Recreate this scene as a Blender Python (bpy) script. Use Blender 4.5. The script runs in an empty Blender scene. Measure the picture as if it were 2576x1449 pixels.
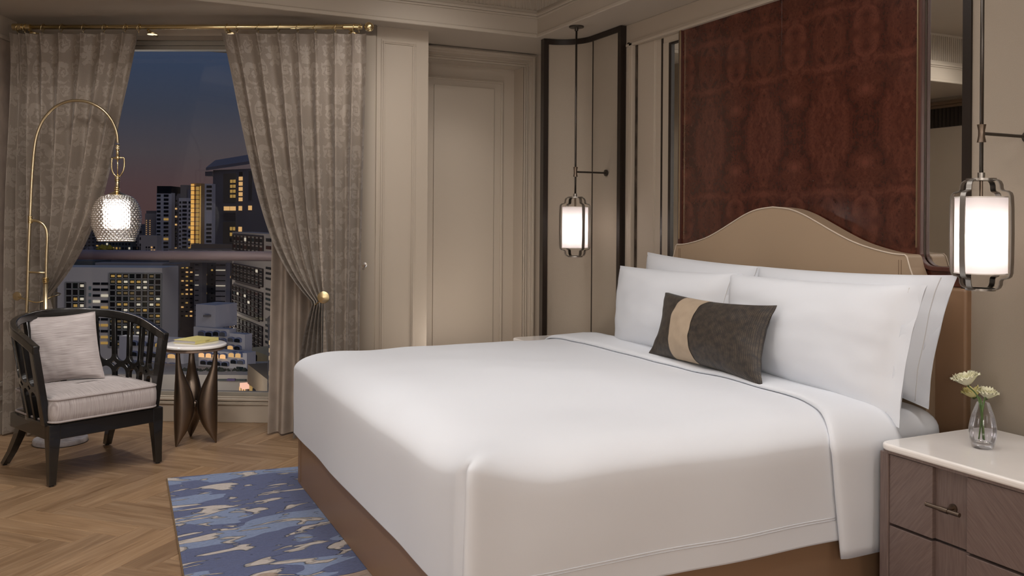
import bpy, math, random
from mathutils import Vector as V, Matrix, noise
random.seed(7)
PI = math.pi
SC = bpy.context.scene
COL = SC.collection
# ---------------------------------------------------------------- camera
F, YAW, ROLL, CY, HC = 2201., .4503, -.00708, 554.6, 1.35
_c, _s = math.cos(YAW), math.sin(YAW)
_f = V((_s, _c, 0)); _r = V((_c, -_s, 0)); _d = V((0, 0, -1))
_cr, _sr = math.cos(ROLL), math.sin(ROLL)
_rr = _r*_cr + _d*_sr; _dd = _d*_cr - _r*_sr
cam = bpy.data.cameras.new('camera'); camo = bpy.data.objects.new('camera', cam); COL.objects.link(camo)
cam.sensor_width = 36; cam.lens = 36*F/2576; cam.shift_y = -(724.5-CY)/2576; cam.clip_end = 9000; cam.clip_start = .05
m = Matrix((( _rr.x, -_dd.x, -_f.x, 0), (_rr.y, -_dd.y, -_f.y, 0), (_rr.z, -_dd.z, -_f.z, HC), (0, 0, 0, 1)))
camo.matrix_world = m; SC.camera = camo
def ray(x, y): return _rr*((x-1288)/F) + _dd*((y-CY)/F) + _f
def _at(x, y, i, v):
    d = ray(x, y); o = V((0, 0, HC)); return o + d*((v-o[i])/d[i])
def PX(x, y, v): return _at(x, y, 0, v)      # measured point on the plane X = v
def PY(x, y, v): return _at(x, y, 1, v)
def PZ(x, y, v=0.): return _at(x, y, 2, v)
def PD(x, y, d): return V((0, 0, HC)) + ray(x, y)*d
# ---------------------------------------------------------------- world, exposure
SC.view_settings.view_transform = 'Standard'; SC.view_settings.look = 'None'
SC.view_settings.exposure = -.1; SC.view_settings.gamma = 1; SC.view_settings.use_curve_mapping = False
w = bpy.data.worlds.new('dusk'); SC.world = w; w.use_nodes = True
nt = w.node_tree; nt.nodes.clear()
o = nt.nodes.new('ShaderNodeOutputWorld'); bg = nt.nodes.new('ShaderNodeBackground'); tc = nt.nodes.new('ShaderNodeTexCoord')
sx = nt.nodes.new('ShaderNodeSeparateXYZ'); cr = nt.nodes.new('ShaderNodeValToRGB')
nt.links.new(tc.outputs['Generated'], sx.inputs[0]); nt.links.new(sx.outputs[2], cr.inputs[0])
nt.links.new(cr.outputs[0], bg.inputs[0]); nt.links.new(bg.outputs[0], o.inputs[0]); bg.inputs[1].default_value = 1
el = cr.color_ramp.elements
el[0].position = 0; el[0].color = (.078, .044, .044, 1)
el[1].position = 1; el[1].color = (.03, .05, .11, 1)
for p, c in ((.035, (.078, .048, .05)), (.07, (.066, .056, .063)), (.115, (.044, .05, .072)), (.165, (.036, .052, .092)), (.2, (.038, .055, .106))):
    e = el.new(p); e.color = (*c, 1)
# ---------------------------------------------------------------- lights
def lamp(name, kind, loc, energy, color=(1, .9, .8), size=.1, rot=None, **k):
    l = bpy.data.lights.new(name, kind); l.energy = energy; l.color = color
    if kind == 'AREA': l.size = size
    elif kind != 'SUN': l.shadow_soft_size = size
    for a, b in k.items(): setattr(l, a, b)
    ob = bpy.data.objects.new(name, l); COL.objects.link(ob); ob.location = loc
    if rot is not None: ob.rotation_mode = 'QUATERNION'; ob.rotation_quaternion = V(rot).to_track_quat('-Z', 'Y')
    return ob
def spot(name, loc, tgt, e, ang=70, size=.06, blend=.8, color=(1, .9, .79)):
    return lamp(name, 'SPOT', loc, e, color, size, V(tgt)-V(loc), spot_size=math.radians(ang), spot_blend=blend)
# unseen spots, wall-facing ones added as fill, in the tray ceiling (z 2.98) and in the soffit
DOWN = [((1.15, 3.9, 2.97), (1.35, 3.7, .6), 24, 85), ((1.15, 2.4, 2.97), (1.35, 2.6, .6), 17, 90), ((2.3, 3.6, 2.97), (2.5, 3.5, .7), 30, 75),
        ((2.3, 2.1, 2.97), (2.45, 2.2, .7), 26, 75), ((.1, 4.3, 2.97), (.0, 5.3, .4), 95, 75), ((-.3, 2.9, 2.97), (.5, 3.9, 0), 90, 90), ((2.3, .9, 2.97), (2.6, 1.9, .6), 34, 60), ((1.7, 4.2, 2.97), (2.1, 5.8, 1.2), 60, 85), ((1.1, 4.2, 2.97), (1.2, 5.4, 1.1), 60, 85),
        ((2.4, 5.55, 2.59), (2.4, 5.75, .5), 22, 95)]
WH = (1, .955, .925)
for i, (a, b, e, g) in enumerate(DOWN): spot('unseen_ceiling_spot', a, b, e, g, .14, 1, WH)
lamp('alcove_fill', 'AREA', (2.3, 5.35, .42), 4.2, (1, .92, .86), .35, (.05, .25, 1))  # added fill hidden behind the bed, brightens door and soffit from below
spot('unseen_ceiling_spot', (-.5, 4.6, 2.97), (-.2, 6.2, 1.5), 45, 80, .14, 1, WH)  # added spot to brighten the left curtain
spot('unseen_ceiling_spot', (-.2, 4.2, 2.97), (-1.3, 5.5, 1.4), 50, 90, .14, 1, WH)  # added spot to brighten the left wall reflected in the mirror
lamp('tray_fill', 'AREA', (.9, 2.2, 2.93), 44, WH, 2.8, (0, 0, -1))  # added soft overhead fill, no fixture in the tray
lamp('rear_left_fill', 'POINT', (-.9, -1.3, 1.75), 120, WH, .45)  # added bare fill light behind the camera, left side
lamp('left_fill', 'POINT', (-1.1, 2.2, 1.5), 34, WH, .3)  # added fill light out of view, lifts the foot of the bed
lamp('rear_right_fill', 'POINT', (1.9, -1.5, 1.75), 35, WH, .45)  # added bare fill light behind the camera, right side
lamp('city_fill', 'SUN', (0, 0, 60), .34, (.93, .9, 1), .1, (-.12, .88, -.45), angle=.5)  # added directional fill for the building fronts, in place of ambient dusk light
# ---------------------------------------------------------------- materials
MATS = {}
def mat(name, col, rough=.6, metal=0., bump=0., bscale=60., spec=.5, var=0., vscale=5., coat=0., emit=None, es=1., aniso=None):
    if name in MATS: return MATS[name]
    M = bpy.data.materials.new(name); M.use_nodes = True; n = M.node_tree.nodes; L = M.node_tree.links
    b = n['Principled BSDF']; b.inputs['Base Color'].default_value = (*col, 1); b.inputs['Roughness'].default_value = rough
    b.inputs['Metallic'].default_value = metal; b.inputs['Specular IOR Level'].default_value = spec; b.inputs['Coat Weight'].default_value = coat
    t = n.new('ShaderNodeTexCoord'); co = t.outputs['Object']
    if aniso:
        mp = n.new('ShaderNodeMapping'); mp.inputs['Scale'].default_value = aniso; L.new(co, mp.inputs[0]); co = mp.outputs[0]
    if var:
        nz = n.new('ShaderNodeTexNoise'); nz.inputs['Scale'].default_value = vscale; nz.inputs['Detail'].default_value = 5; L.new(co, nz.inputs[0])
        r = n.new('ShaderNodeValToRGB'); L.new(nz.outputs[0], r.inputs[0]); q = r.color_ramp.elements
        q[0].position = .3; q[1].position = .7
        q[0].color = (*[c*(1-var) for c in col], 1); q[1].color = (*[min(1, c*(1+var)) for c in col], 1); L.new(r.outputs[0], b.inputs['Base Color'])
    if bump:
        nb = n.new('ShaderNodeTexNoise'); nb.inputs['Scale'].default_value = bscale; nb.inputs['Detail'].default_value = 4; L.new(co, nb.inputs[0])
        bp = n.new('ShaderNodeBump'); bp.inputs['Strength'].default_value = bump; bp.inputs['Distance'].default_value = .004; L.new(nb.outputs[0], bp.inputs['Height']); L.new(bp.outputs[0], b.inputs['Normal'])
    if emit: b.inputs['Emission Color'].default_value = (*emit, 1); b.inputs['Emission Strength'].default_value = es
    MATS[name] = M; return M
class NB:  # small node helper
    def __init__(s, name):
        s.M = bpy.data.materials.new(name); s.M.use_nodes = True; s.t = s.M.node_tree; s.b = s.t.nodes['Principled BSDF']; MATS[name] = s.M
    def n(s, typ, ins=None, **k):
        q = s.t.nodes.new('ShaderNode'+typ)
        for a, b in k.items(): setattr(q, a, b)
        for a, b in (ins or {}).items():
            if hasattr(b, 'is_output') or isinstance(b, bpy.types.NodeSocket): s.t.links.new(b, q.inputs[a])
            else: q.inputs[a].default_value = b
        return q
    def math(s, op, a, b=0., c=0.):
        return s.n('Math', {0: a, 1: b, 2: c}, operation=op).outputs[0]
    def ramp(s, fac, pts, interp='LINEAR'):
        r = s.n('ValToRGB', {0: fac}); r.color_ramp.interpolation = interp; q = r.color_ramp.elements
        q[0].position = pts[0][0]; q[0].color = (*pts[0][1], 1); q[1].position = pts[-1][0]; q[1].color = (*pts[-1][1], 1)
        for p, c in pts[1:-1]: e = q.new(p); e.color = (*c, 1)
        return r.outputs[0]
    def mix(s, f, a, b, bt='MIX'):
        q = s.n('Mix', data_type='RGBA', blend_type=bt)
        for i, v in ((0, f), (6, a), (7, b)):
            if isinstance(v, bpy.types.NodeSocket): s.t.links.new(v, q.inputs[i])
            elif i: q.inputs[i].default_value = (*v, 1)
            else: q.inputs[i].default_value = v
        return q.outputs[2]
    def bump(s, h, st=.5, d=.003):
        q = s.n('Bump', {'Height': h, 'Strength': st, 'Distance': d}); s.t.links.new(q.outputs[0], s.b.inputs['Normal'])
    def set(s, k, v):
        if isinstance(v, bpy.types.NodeSocket): s.t.links.new(v, s.b.inputs[k])
        else: s.b.inputs[k].default_value = v
paint = mat('paint_stone', (.415, .35, .277), .55)
paint_c = mat('paint_ceiling', (.40, .345, .28), .6)
brass = mat('brass', (.74, .60, .34), .22, 1, spec=.5)
brass_s = mat('brass_satin', (.64, .53, .34), .3, 1)
bronze = mat('bronze', (.20, .155, .12), .36, 1, bump=.05, bscale=200)
dark_bronze = mat('dark_bronze', (.10, .088, .078), .34, .9)
gunmetal = mat('gunmetal', (.33, .31, .285), .36, 1)
blackwood = mat('black_lacquer', (.012, .011, .010), .25, 0, coat=.35, spec=.5)
darkwood = mat('dark_wood', (.016, .010, .007), .35, 0, bump=.1, bscale=90)
linen = mat('white_bedlinen', (.715, .74, .785), .75, 0, bump=.06, bscale=900, spec=.2)
leather = mat('camel_leather', (.37, .27, .18), .42, 0, bump=.08, bscale=700)
leather_d = mat('brown_leather', (.26, .155, .088), .42, 0, bump=.08, bscale=700)
piping = mat('pale_piping', (.6, .5, .4), .45)
screen_f = mat('screen_fabric', (.35, .295, .235), .8, 0, bump=.3, bscale=700, spec=.2, var=.05, vscale=400)
marble = mat('white_marble', (.82, .79, .76), .12, 0, var=.06, vscale=4, coat=.3)
marble_g = mat('grey_marble', (.42, .4, .42), .25, 0, var=.25, vscale=9, aniso=(3, 3, 1))
seatfab = None
gold_plain = mat('velvet_gold', (.42, .33, .24), .7, 0, var=.08, vscale=14, spec=.25)
plank_m = []
# mirror
q = NB('mirror_glass'); q.set('Base Color', (.80, .79, .76, 1)); q.set('Metallic', 1.); q.set('Roughness', .015); mirror = q.M
# wood planks
def wood_floor():
    q = NB('oak_plank'); tc = q.n('TexCoord'); oi = q.n('ObjectInfo'); rnd = oi.outputs['Random']
    mp = q.n('Mapping', {0: tc.outputs['Object'], 'Scale': (2.2, 26, 1)}); off = q.n('VectorMath', {0: mp.outputs[0]}, operation='ADD')
    cx = q.n('CombineXYZ', {0: q.math('MULTIPLY', rnd, 91.), 1: q.math('MULTIPLY', rnd, 57.), 2: rnd}); q.t.links.new(cx.outputs[0], off.inputs[1])
    nz = q.n('TexNoise', {0: off.outputs[0], 'Scale': 1.2, 'Detail': 6., 'Distortion': .9})
    g = q.ramp(nz.outputs[0], ((.3, (.225, .135, .07)), (.5, (.31, .198, .112)), (.72, (.385, .262, .158))))
    mp2 = q.n('Mapping', {0: tc.outputs['Object'], 'Scale': (5, 190, 1)}); o2 = q.n('VectorMath', {0: mp2.outputs[0], 1: cx.outputs[0]}, operation='ADD')
    n2 = q.n('TexNoise', {0: o2.outputs[0], 'Scale': 1., 'Detail': 3.})
    g2 = q.mix(.55, g, q.ramp(n2.outputs[0], ((.35, (.62, .6, .58)), (.65, (1, 1, 1)))), 'MULTIPLY')
    tone = q.ramp(rnd, ((0., (.86, .84, .82)), (.5, (1, 1, 1)), (1., (1.12, 1.1, 1.06))))
    q.set('Base Color', q.mix(1., g2, tone, 'MULTIPLY')); q.set('Roughness', .42); q.bump(n2.outputs[0], .15, .001); return q.M
oak = wood_floor()
def damask(name, c0, c1, sc=1.):
    q = NB(name); uv = q.n('UVMap'); s = q.n('SeparateXYZ', {0: uv.outputs[0]})
    W, H = .36*sc, .50*sc
    u = q.math('DIVIDE', s.outputs[0], W); v = q.math('DIVIDE', s.outputs[1], H)
    # half-drop repeat, mirrored about each cell's axis
    col = q.math('FLOOR', u); half = q.math('MULTIPLY', q.math('MODULO', q.math('ABSOLUTE', col), 2.), .5)
    vv = q.math('FRACT', q.math('ADD', v, half)); uu = q.math('ABSOLUTE', q.math('SUBTRACT', q.math('FRACT', u), .5))
    y = q.math('MULTIPLY', vv, 1.4)
    wn = q.n('TexNoise', {0: q.n('CombineXYZ', {0: uu, 1: y, 2: .3}).outputs[0], 'Scale': 8., 'Detail': 4.})
    wob = q.math('MULTIPLY_ADD', wn.outputs[0], .38, -.19)
    def polar(cx_, cy_):
        dx = q.math('ADD', q.math('SUBTRACT', uu, cx_), wob); dy = q.math('SUBTRACT', y, cy_)
        r = q.math('SQRT', q.math('ADD', q.math('MULTIPLY', dx, dx), q.math('MULTIPLY', dy, dy))); return r, q.math('ARCTAN2', dx, dy)
    def palm(cy_, R_, k):
        r, th = polar(0., cy_); lobe = q.math('ABSOLUTE', q.math('COSINE', q.math('MULTIPLY', th, k)))
        a = q.math('LESS_THAN', r, q.math('MULTIPLY_ADD', lobe, R_*.5, R_*.55)); b = q.math('GREATER_THAN', q.math('ADD', lobe, q.math('MULTIPLY', q.math('LESS_THAN', r, R_*.28), 1.)), .28)
        return q.math('MULTIPLY', a, b)
    def scroll(cx_, cy_, R_, sg, tw=2.3):
        r, th = polar(cx_, cy_); ph = q.math('ADD', q.math('MULTIPLY', th, sg/(2*PI)), q.math('MULTIPLY', q.math('LOGARITHM', q.math('ADD', r, .02), 2.718), tw/2.6))
        fr = q.math('FRACT', q.math('ADD', ph, 40.)); return q.math('MULTIPLY', q.math('LESS_THAN', fr, .56), q.math('LESS_THAN', r, R_))
    f = palm(.36, .21, 3.5)
    for g in (palm(1.06, .17, 4.5), palm(.74, .10, 2.5), scroll(.31, .74, .20, 1.), scroll(.34, .10, .17, -1.), scroll(.30, 1.22, .15, 1., 2.8), scroll(.36, .44, .12, -1., 2.8)): f = q.math('MAXIMUM', f, g)
    tcn = q.n('TexNoise', {0: q.n('TexCoord').outputs['Object'], 'Scale': 420., 'Detail': 2.})
    base = q.mix(f, c0, c1); q.set('Base Color', q.mix(.35, base, q.ramp(tcn.outputs[0], ((.35, (.5, .5, .5)), (.7, (1.1, 1.1, 1.1)))), 'MULTIPLY'))
    q.set('Roughness', q.math('MULTIPLY_ADD', f, -.16, .62)); q.set('Specular IOR Level', .45); q.set('Sheen Weight', .15)
    q.bump(f, .25, .002); return q.M
curt_m = damask('damask_curtain', (.235, .19, .15), (.31, .258, .21))
lining_m = mat('suede_lining', (.30, .245, .20), .75, 0, bump=.25, bscale=120, var=.13, vscale=9)
def burl():
    q = NB('burl_veneer'); tc = q.n('TexCoord'); s = q.n('SeparateXYZ', {0: tc.outputs['Object']})
    py = q.math('PINGPONG', s.outputs[1], .2155); pz = q.math('PINGPONG', q.math('SUBTRACT', s.outputs[2], .1), .42)
    c = q.n('CombineXYZ', {0: py, 1: pz, 2: 1.3})
    mp = q.n('Mapping', {0: c.outputs[0], 'Scale': (1.5, 1, 1)})
    n1 = q.n('TexNoise', {0: mp.outputs[0], 'Scale': 7., 'Detail': 9., 'Roughness': .62, 'Distortion': 1.1})
    n2 = q.n('TexNoise', {0: mp.outputs[0], 'Scale': 42., 'Detail': 3., 'Distortion': 1.5})
    a = q.ramp(n1.outputs[0], ((.32, (.034, .008, .005)), (.5, (.068, .018, .010)), (.70, (.115, .034, .021))))
    b = q.ramp(n2.outputs[0], ((.33, (.6, .55, .55)), (.5, (1, 1, 1)), (.7, (1.1, 1.05, 1.05))))
    vo = q.n('TexVoronoi', {0: mp.outputs[0], 'Scale': 34.}); sp = q.ramp(vo.outputs[0], ((.05, (.4, .35, .35)), (.11, (1, 1, 1))))
    q.set('Base Color', q.mix(.8, q.mix(.7, a, b, 'MULTIPLY'), sp, 'MULTIPLY')); q.set('Roughness', .24); q.set('Coat Weight', .15); q.set('Coat Roughness', .08); return q.M
burl_m = burl()
rosewood = mat('rosewood_edge', (.075, .024, .016), .42)
def veneer(name, ang):
    q = NB(name); tc = q.n('TexCoord'); r = q.n('VectorRotate', {0: tc.outputs['Object'], 'Angle': ang}, rotation_type='X_AXIS')
    mp = q.n('Mapping', {0: r.outputs[0], 'Scale': (1, 9, 150)}); nz = q.n('TexNoise', {0: mp.outputs[0], 'Scale': 1.5, 'Detail': 5.})
    q.set('Base Color', q.ramp(nz.outputs[0], ((.25, (.13, .092, .082)), (.55, (.168, .122, .108)), (.8, (.195, .145, .128))))); q.set('Roughness', .38); q.bump(nz.outputs[0], .1, .001); return q.M
ven_a, ven_b, ven_v = veneer('walnut_veneer_diagonal', .9), veneer('walnut_veneer_other_diagonal', -.75), veneer('walnut_veneer_vertical', PI/2)
def striped_fabric():
    q = NB('lilac_grey_weave'); uv = q.n('UVMap'); mp = q.n('Mapping', {0: uv.outputs[0], 'Scale': (9, 330, 1)})
    nz = q.n('TexNoise', {0: mp.outputs[0], 'Scale': 1., 'Detail': 4.})
    q.set('Base Color', q.ramp(nz.outputs[0], ((.3, (.25, .215, .205)), (.5, (.40, .355, .345)), (.7, (.5, .455, .445))))); q.set('Roughness', .8); q.set('Sheen Weight', .2); q.bump(nz.outputs[0], .3, .001); return q.M
seatfab = striped_fabric()
def cushion_weave():
    q = NB('black_gold_weave'); uv = q.n('UVMap'); s = q.n('SeparateXYZ', {0: uv.outputs[0]})
    u = q.math('MULTIPLY', s.outputs[0], 78.); v = q.math('MULTIPLY', s.outputs[1], 150.)
    zz = q.math('PINGPONG', u, 1.); k = q.math('FRACT', q.math('ADD', v, q.math('MULTIPLY', zz, 1.6)))
    d = q.math('MULTIPLY', q.math('LESS_THAN', k, .42), q.math('GREATER_THAN', q.math('FRACT', q.math('MULTIPLY', u, 1.)), .22))
    nz = q.n('TexNoise', {0: uv.outputs[0], 'Scale': 30., 'Detail': 2.})
    thr = q.ramp(nz.outputs[0], ((.35, (.05, .04, .032)), (.65, (.15, .115, .075))))
    q.set('Base Color', q.mix(d, (.014, .011, .011), thr)); q.set('Roughness', .55); q.bump(d, .5, .002); return q.M
weave_m = cushion_weave()
def rug_mat():
    q = NB('rug_wool'); tc = q.n('TexCoord'); mp = q.n('Mapping', {0: tc.outputs['Object'], 'Rotation': (0, 0, .12), 'Scale': (2.1, 5.6, 1)})
    n1 = q.n('TexNoise', {0: mp.outputs[0], 'Scale': 1.75, 'Detail': 2.6, 'Roughness': .55, 'Distortion': .75})
    mp2 = q.n('Mapping', {0: mp.outputs[0], 'Location': (7.3, 2.1, 0)})
    n2 = q.n('TexNoise', {0: mp2.outputs[0], 'Scale': 1.1, 'Detail': 1.5, 'Distortion': .5})
    navy, sky, cream, tan = (.082, .105, .215), (.19, .25, .40), (.50, .45, .42), (.26, .15, .08)
    inner = q.ramp(n2.outputs[0], ((0., navy), (.53, sky)), 'CONSTANT')
    a = q.ramp(n1.outputs[0], ((0., (1, 1, 1)), (.385, (0, 0, 0)), (.600, (1, 1, 1))), 'CONSTANT')
    f = q.n('RGBToBW', {0: a}).outputs[0]
    sh = q.n('SeparateXYZ', {0: tc.outputs['Object']}); low = q.math('LESS_THAN', q.math('ADD', sh.outputs[1], q.math('MULTIPLY', n2.outputs[0], .8)), 3.72)
    cc = q.mix(low, cream, q.mix(.6, cream, tan))
    col = q.mix(f, inner, cc)
    fine = q.n('TexNoise', {0: q.n('Mapping', {0: tc.outputs['Object'], 'Scale': (60, 420, 60)}).outputs[0], 'Scale': 1., 'Detail': 2.})
    q.set('Base Color', q.mix(.7, col, q.ramp(fine.outputs[0], ((.3, (.6, .6, .6)), (.7, (1.15, 1.15, 1.15)))), 'MULTIPLY'))
    e = q.ramp(n1.outputs[0], ((.36, (.55, .55, .55)), (.38, (.0, .0, .0)), (.40, (1, 1, 1)), (.585, (1, 1, 1)), (.605, (0, 0, 0)), (.625, (.55, .55, .55))))
    h = q.n('RGBToBW', {0: e}).outputs[0]; h2 = q.math('ADD', h, q.math('MULTIPLY', fine.outputs[0], .12))
    q.set('Roughness', .95); q.set('Specular IOR Level', .1); q.set('Sheen Weight', .2); q.bump(h2, 1., .024); return q.M
rug_m = rug_mat()
def clear_mix(name, fac, rough=.02, tint=(1, 1, 1), gl=(1, 1, 1), bscale=0, bst=1.):
    q = NB(name); q.t.nodes.remove(q.b); o = q.t.nodes['Material Output']
    t = q.n('BsdfTransparent', {0: (*tint, 1)}); g = q.n('BsdfGlossy', {0: (*gl, 1), 'Roughness': rough}); fr = q.n('Fresnel', {0: 1.45})
    fm = q.math('MULTIPLY_ADD', fr.outputs[0], 1. if fac > .03 else .6, fac)
    mx = q.n('MixShader', {0: fm, 1: t.outputs[0], 2: g.outputs[0]}); q.t.links.new(mx.outputs[0], o.inputs[0]); return q.M
pane_glass = clear_mix('window_pane_glass', .0)
dome_glass = clear_mix('dimpled_glass', .42, .08, (.93, .9, .87))
vase_glass = clear_mix('vase_glass', .0, .01, (.975, .975, .98))
water_m = clear_mix('water', .0, .01, (.95, .95, .975))
def shade_mat(name, col, k):
    q = NB(name); q.t.nodes.remove(q.b); o = q.t.nodes['Material Output']
    a = q.n('BsdfTranslucent', {0: (*col, 1)}); b = q.n('BsdfDiffuse', {0: (*col, 1)})
    mx = q.n('MixShader', {0: k, 1: b.outputs[0], 2: a.outputs[0]}); q.t.links.new(mx.outputs[0], o.inputs[0]); return q.M
shade_m = shade_mat('linen_shade', (.60, .56, .55), .42)
opal_m = shade_mat('opal_glass', (.62, .62, .62), .4)
def emis(name, col, st=1.): return mat(name, (.02, .02, .02), .5, emit=col, es=st)
# ---------------------------------------------------------------- mesh helpers
class MB:
    def __init__(s): s.v = []; s.f = []; s.uv = {}
    def add(s, vs, fs, uvs=None):
        k = len(s.v); s.v += [tuple(p) for p in vs]; s.f += [tuple(i+k for i in f) for f in fs]
        if uvs:
            for i, u in enumerate(uvs): s.uv[k+i] = u
        return s
    def box(s, x0, x1, y0, y1, z0, z1, T=None):
        vs = [V((x, y, z)) for z in (z0, z1) for y in (y0, y1) for x in (x0, x1)]
        if T: vs = [T @ p for p in vs]
        return s.add(vs, [(0, 2, 3, 1), (4, 5, 7, 6), (0, 1, 5, 4), (2, 6, 7, 3), (0, 4, 6, 2), (1, 3, 7, 5)])
    def tube(s, path, r, n=10, closed=False, cap=True, flat=None):
        P = [V(p) for p in path]; N = len(P); vs = []; fs = []; up = None
        for i in range(N):
            a = P[(i-1) % N] if (closed or i > 0) else P[i]; b = P[(i+1) % N] if (closed or i < N-1) else P[i]
            t = (b-a).normalized()
            if up is None: up = V((0, 0, 1)) if abs(t.z) < .9 else V((1, 0, 0))
            up = (up - t*up.dot(t)).normalized(); sd = t.cross(up)
            ri = r(i/(N-1)) if callable(r) else r; r2 = ri if flat is None else flat
            for k in range(n):
                an = 2*PI*k/n; vs.append(P[i] + up*(ri*math.cos(an)) + sd*(r2*math.sin(an)))
        for i in range(N if closed else N-1):
            for k in range(n):
                a = i*n+k; b = i*n+(k+1) % n; c = ((i+1) % N)*n
                fs.append((a, b, c+(k+1) % n, c+k))
        if cap and not closed: fs += [tuple(range(n))[::-1], tuple(range((N-1)*n, N*n))]
        return s.add(vs, fs)
    def bar(s, path, w, h, side, closed=False):   # rectangular bar; side(i) = lateral direction at point i
        P = [V(p) for p in path]; N = len(P); vs = []; fs = []
        for i in range(N):
            a = P[(i-1) % N] if (closed or i > 0) else P[i]; b = P[(i+1) % N] if (closed or i < N-1) else P[i]
            t = (b-a).normalized(); nn = V(side(i)) if callable(side) else V(side); nn = (nn-t*nn.dot(t)).normalized(); bb = t.cross(nn)
            for x, y in ((-1, -1), (1, -1), (1, 1), (-1, 1)): vs.append(P[i]+nn*(x*h/2)+bb*(y*w/2))
        for i in range(N if closed else N-1):
            for k in range(4):
                c = ((i+1) % N)*4; fs.append((i*4+k, i*4+(k+1) % 4, c+(k+1) % 4, c+k))
        if not closed: fs += [(3, 2, 1, 0), (N*4-4, N*4-3, N*4-2, N*4-1)]
        return s.add(vs, fs)
    def lathe(s, prof, c, n=32, T=None):
        c = V(c); vs = []; fs = []; N = len(prof)
        for r, z in prof:
            for k in range(n):
                a = 2*PI*k/n; p = V((r*math.cos(a), r*math.sin(a), z)); p = (T @ p) if T else p; vs.append(p+c)
        for i in range(N-1):
            for k in range(n): fs.append((i*n+k, i*n+(k+1) % n, (i+1)*n+(k+1) % n, (i+1)*n+k))
        if prof[0][0] > 1e-6: fs.append(tuple(range(n))[::-1])
        if prof[-1][0] > 1e-6: fs.append(tuple(range((N-1)*n, N*n)))
        return s.add(vs, fs)
    def prism(s, poly, ext):      # 3D polygon extruded by vector
        n = len(poly); e = V(ext); vs = [V(p) for p in poly]+[V(p)+e for p in poly]
        return s.add(vs, [tuple(range(n))[::-1], tuple(range(n, 2*n))]+[(i, (i+1) % n, n+(i+1) % n, n+i) for i in range(n)])
    def grid(s, fn, nu, nv, uvf=None, flip=False, closeu=False):
        vs = []; uv = []
        for j in range(nv+1):
            for i in range(nu+1):
                u, v = i/nu, j/nv; vs.append(fn(u, v)); uv.append(uvf(u, v) if uvf else (u, v))
        fs = []
        for j in range(nv):
            for i in range(nu):
                a = j*(nu+1)+i; f = (a, a+1, a+nu+2, a+nu+1); fs.append(f[::-1] if flip else f)
        return s.add(vs, fs, uv)
    def build(s, name, mt, parent=None, smooth=False, bevel=0, seg=2, sub=0, solid=0, autos=None, kind=None, label=None):
        me = bpy.data.meshes.new(name); me.from_pydata(s.v, [], s.f)
        if s.uv:
            ul = me.uv_layers.new(name='UVMap')
            for l in me.loops: ul.data[l.index].uv = s.uv.get(l.vertex_index, (0, 0))
        me.materials.append(mt)
        if smooth: me.polygons.foreach_set('use_smooth', [True]*len(me.polygons))
        me.update(); ob = bpy.data.objects.new(name, me); COL.objects.link(ob)
        if parent: link(ob, parent)
        if solid: k = ob.modifiers.new('solid', 'SOLIDIFY'); k.thickness = solid; k.offset = 0
        if bevel: k = ob.modifiers.new('bevel', 'BEVEL'); k.width = bevel; k.segments = seg; k.limit_method = 'ANGLE'; k.harden_normals = False
        if sub: k = ob.modifiers.new('sub', 'SUBSURF'); k.levels = sub; k.render_levels = sub
        if autos:
            me.polygons.foreach_set('use_smooth', [True]*len(me.polygons)); me.set_sharp_from_angle(angle=math.radians(autos))
        if kind: ob['kind'] = kind
        if label: ob['label'] = label
        return ob
def link(ob, parent):
    ob.parent = parent
    ob.matrix_parent_inverse = parent.matrix_basis.inverted() if parent.parent is None else Matrix.Identity(4)
def thing(name, label, cat, loc=(0, 0, 0), group=None):
    o = bpy.data.objects.new(name, None); COL.objects.link(o); o.empty_display_size = .1; o.matrix_basis = Matrix.Translation(V(loc))
    return tag(o, label, cat, group)
def tag(o, label, cat, group=None):
    o['label'] = label; o['category'] = cat
    if group: o['group'] = group
    return o
def struct(o): o['kind'] = 'structure'; return o
def arc(c, r, a0, a1, n, ax=(1, 0, 0), ay=(0, 1, 0)):
    c, ax, ay = V(c), V(ax), V(ay); return [c+ax*(r*math.cos(a0+(a1-a0)*i/n))+ay*(r*math.sin(a0+(a1-a0)*i/n)) for i in range(n+1)]
# ================================================================ STRUCTURE
ZC = 2.6; TX, TY = 2.75, 5.30; XW = 3.12; YB = 5.87
E_ = V((.8852, -.4652, 0)); N_ = V((-.4652, -.8852, 0))   # window wall: direction to the right, normal into the room
W0 = V((-.349, 6.491, 0)); W1 = W0+E_*2.29                # face of the lintel
OFF = .14                                                 # depth of the window recess
def wp(s, d=0., z=0.): return W0+E_*s+N_*d+V((0, 0, z))   # s along the wall, d towards the room
def wbox(mb, s0, s1, d0, d1, z0, z1):
    T = Matrix(((E_.x, N_.x, 0, W0.x), (E_.y, N_.y, 0, W0.y), (0, 0, 1, 0), (0, 0, 0, 1))); return mb.box(s0, s1, d0, d1, z0, z1, T)
XL = -1.45; YF = -2.2
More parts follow.
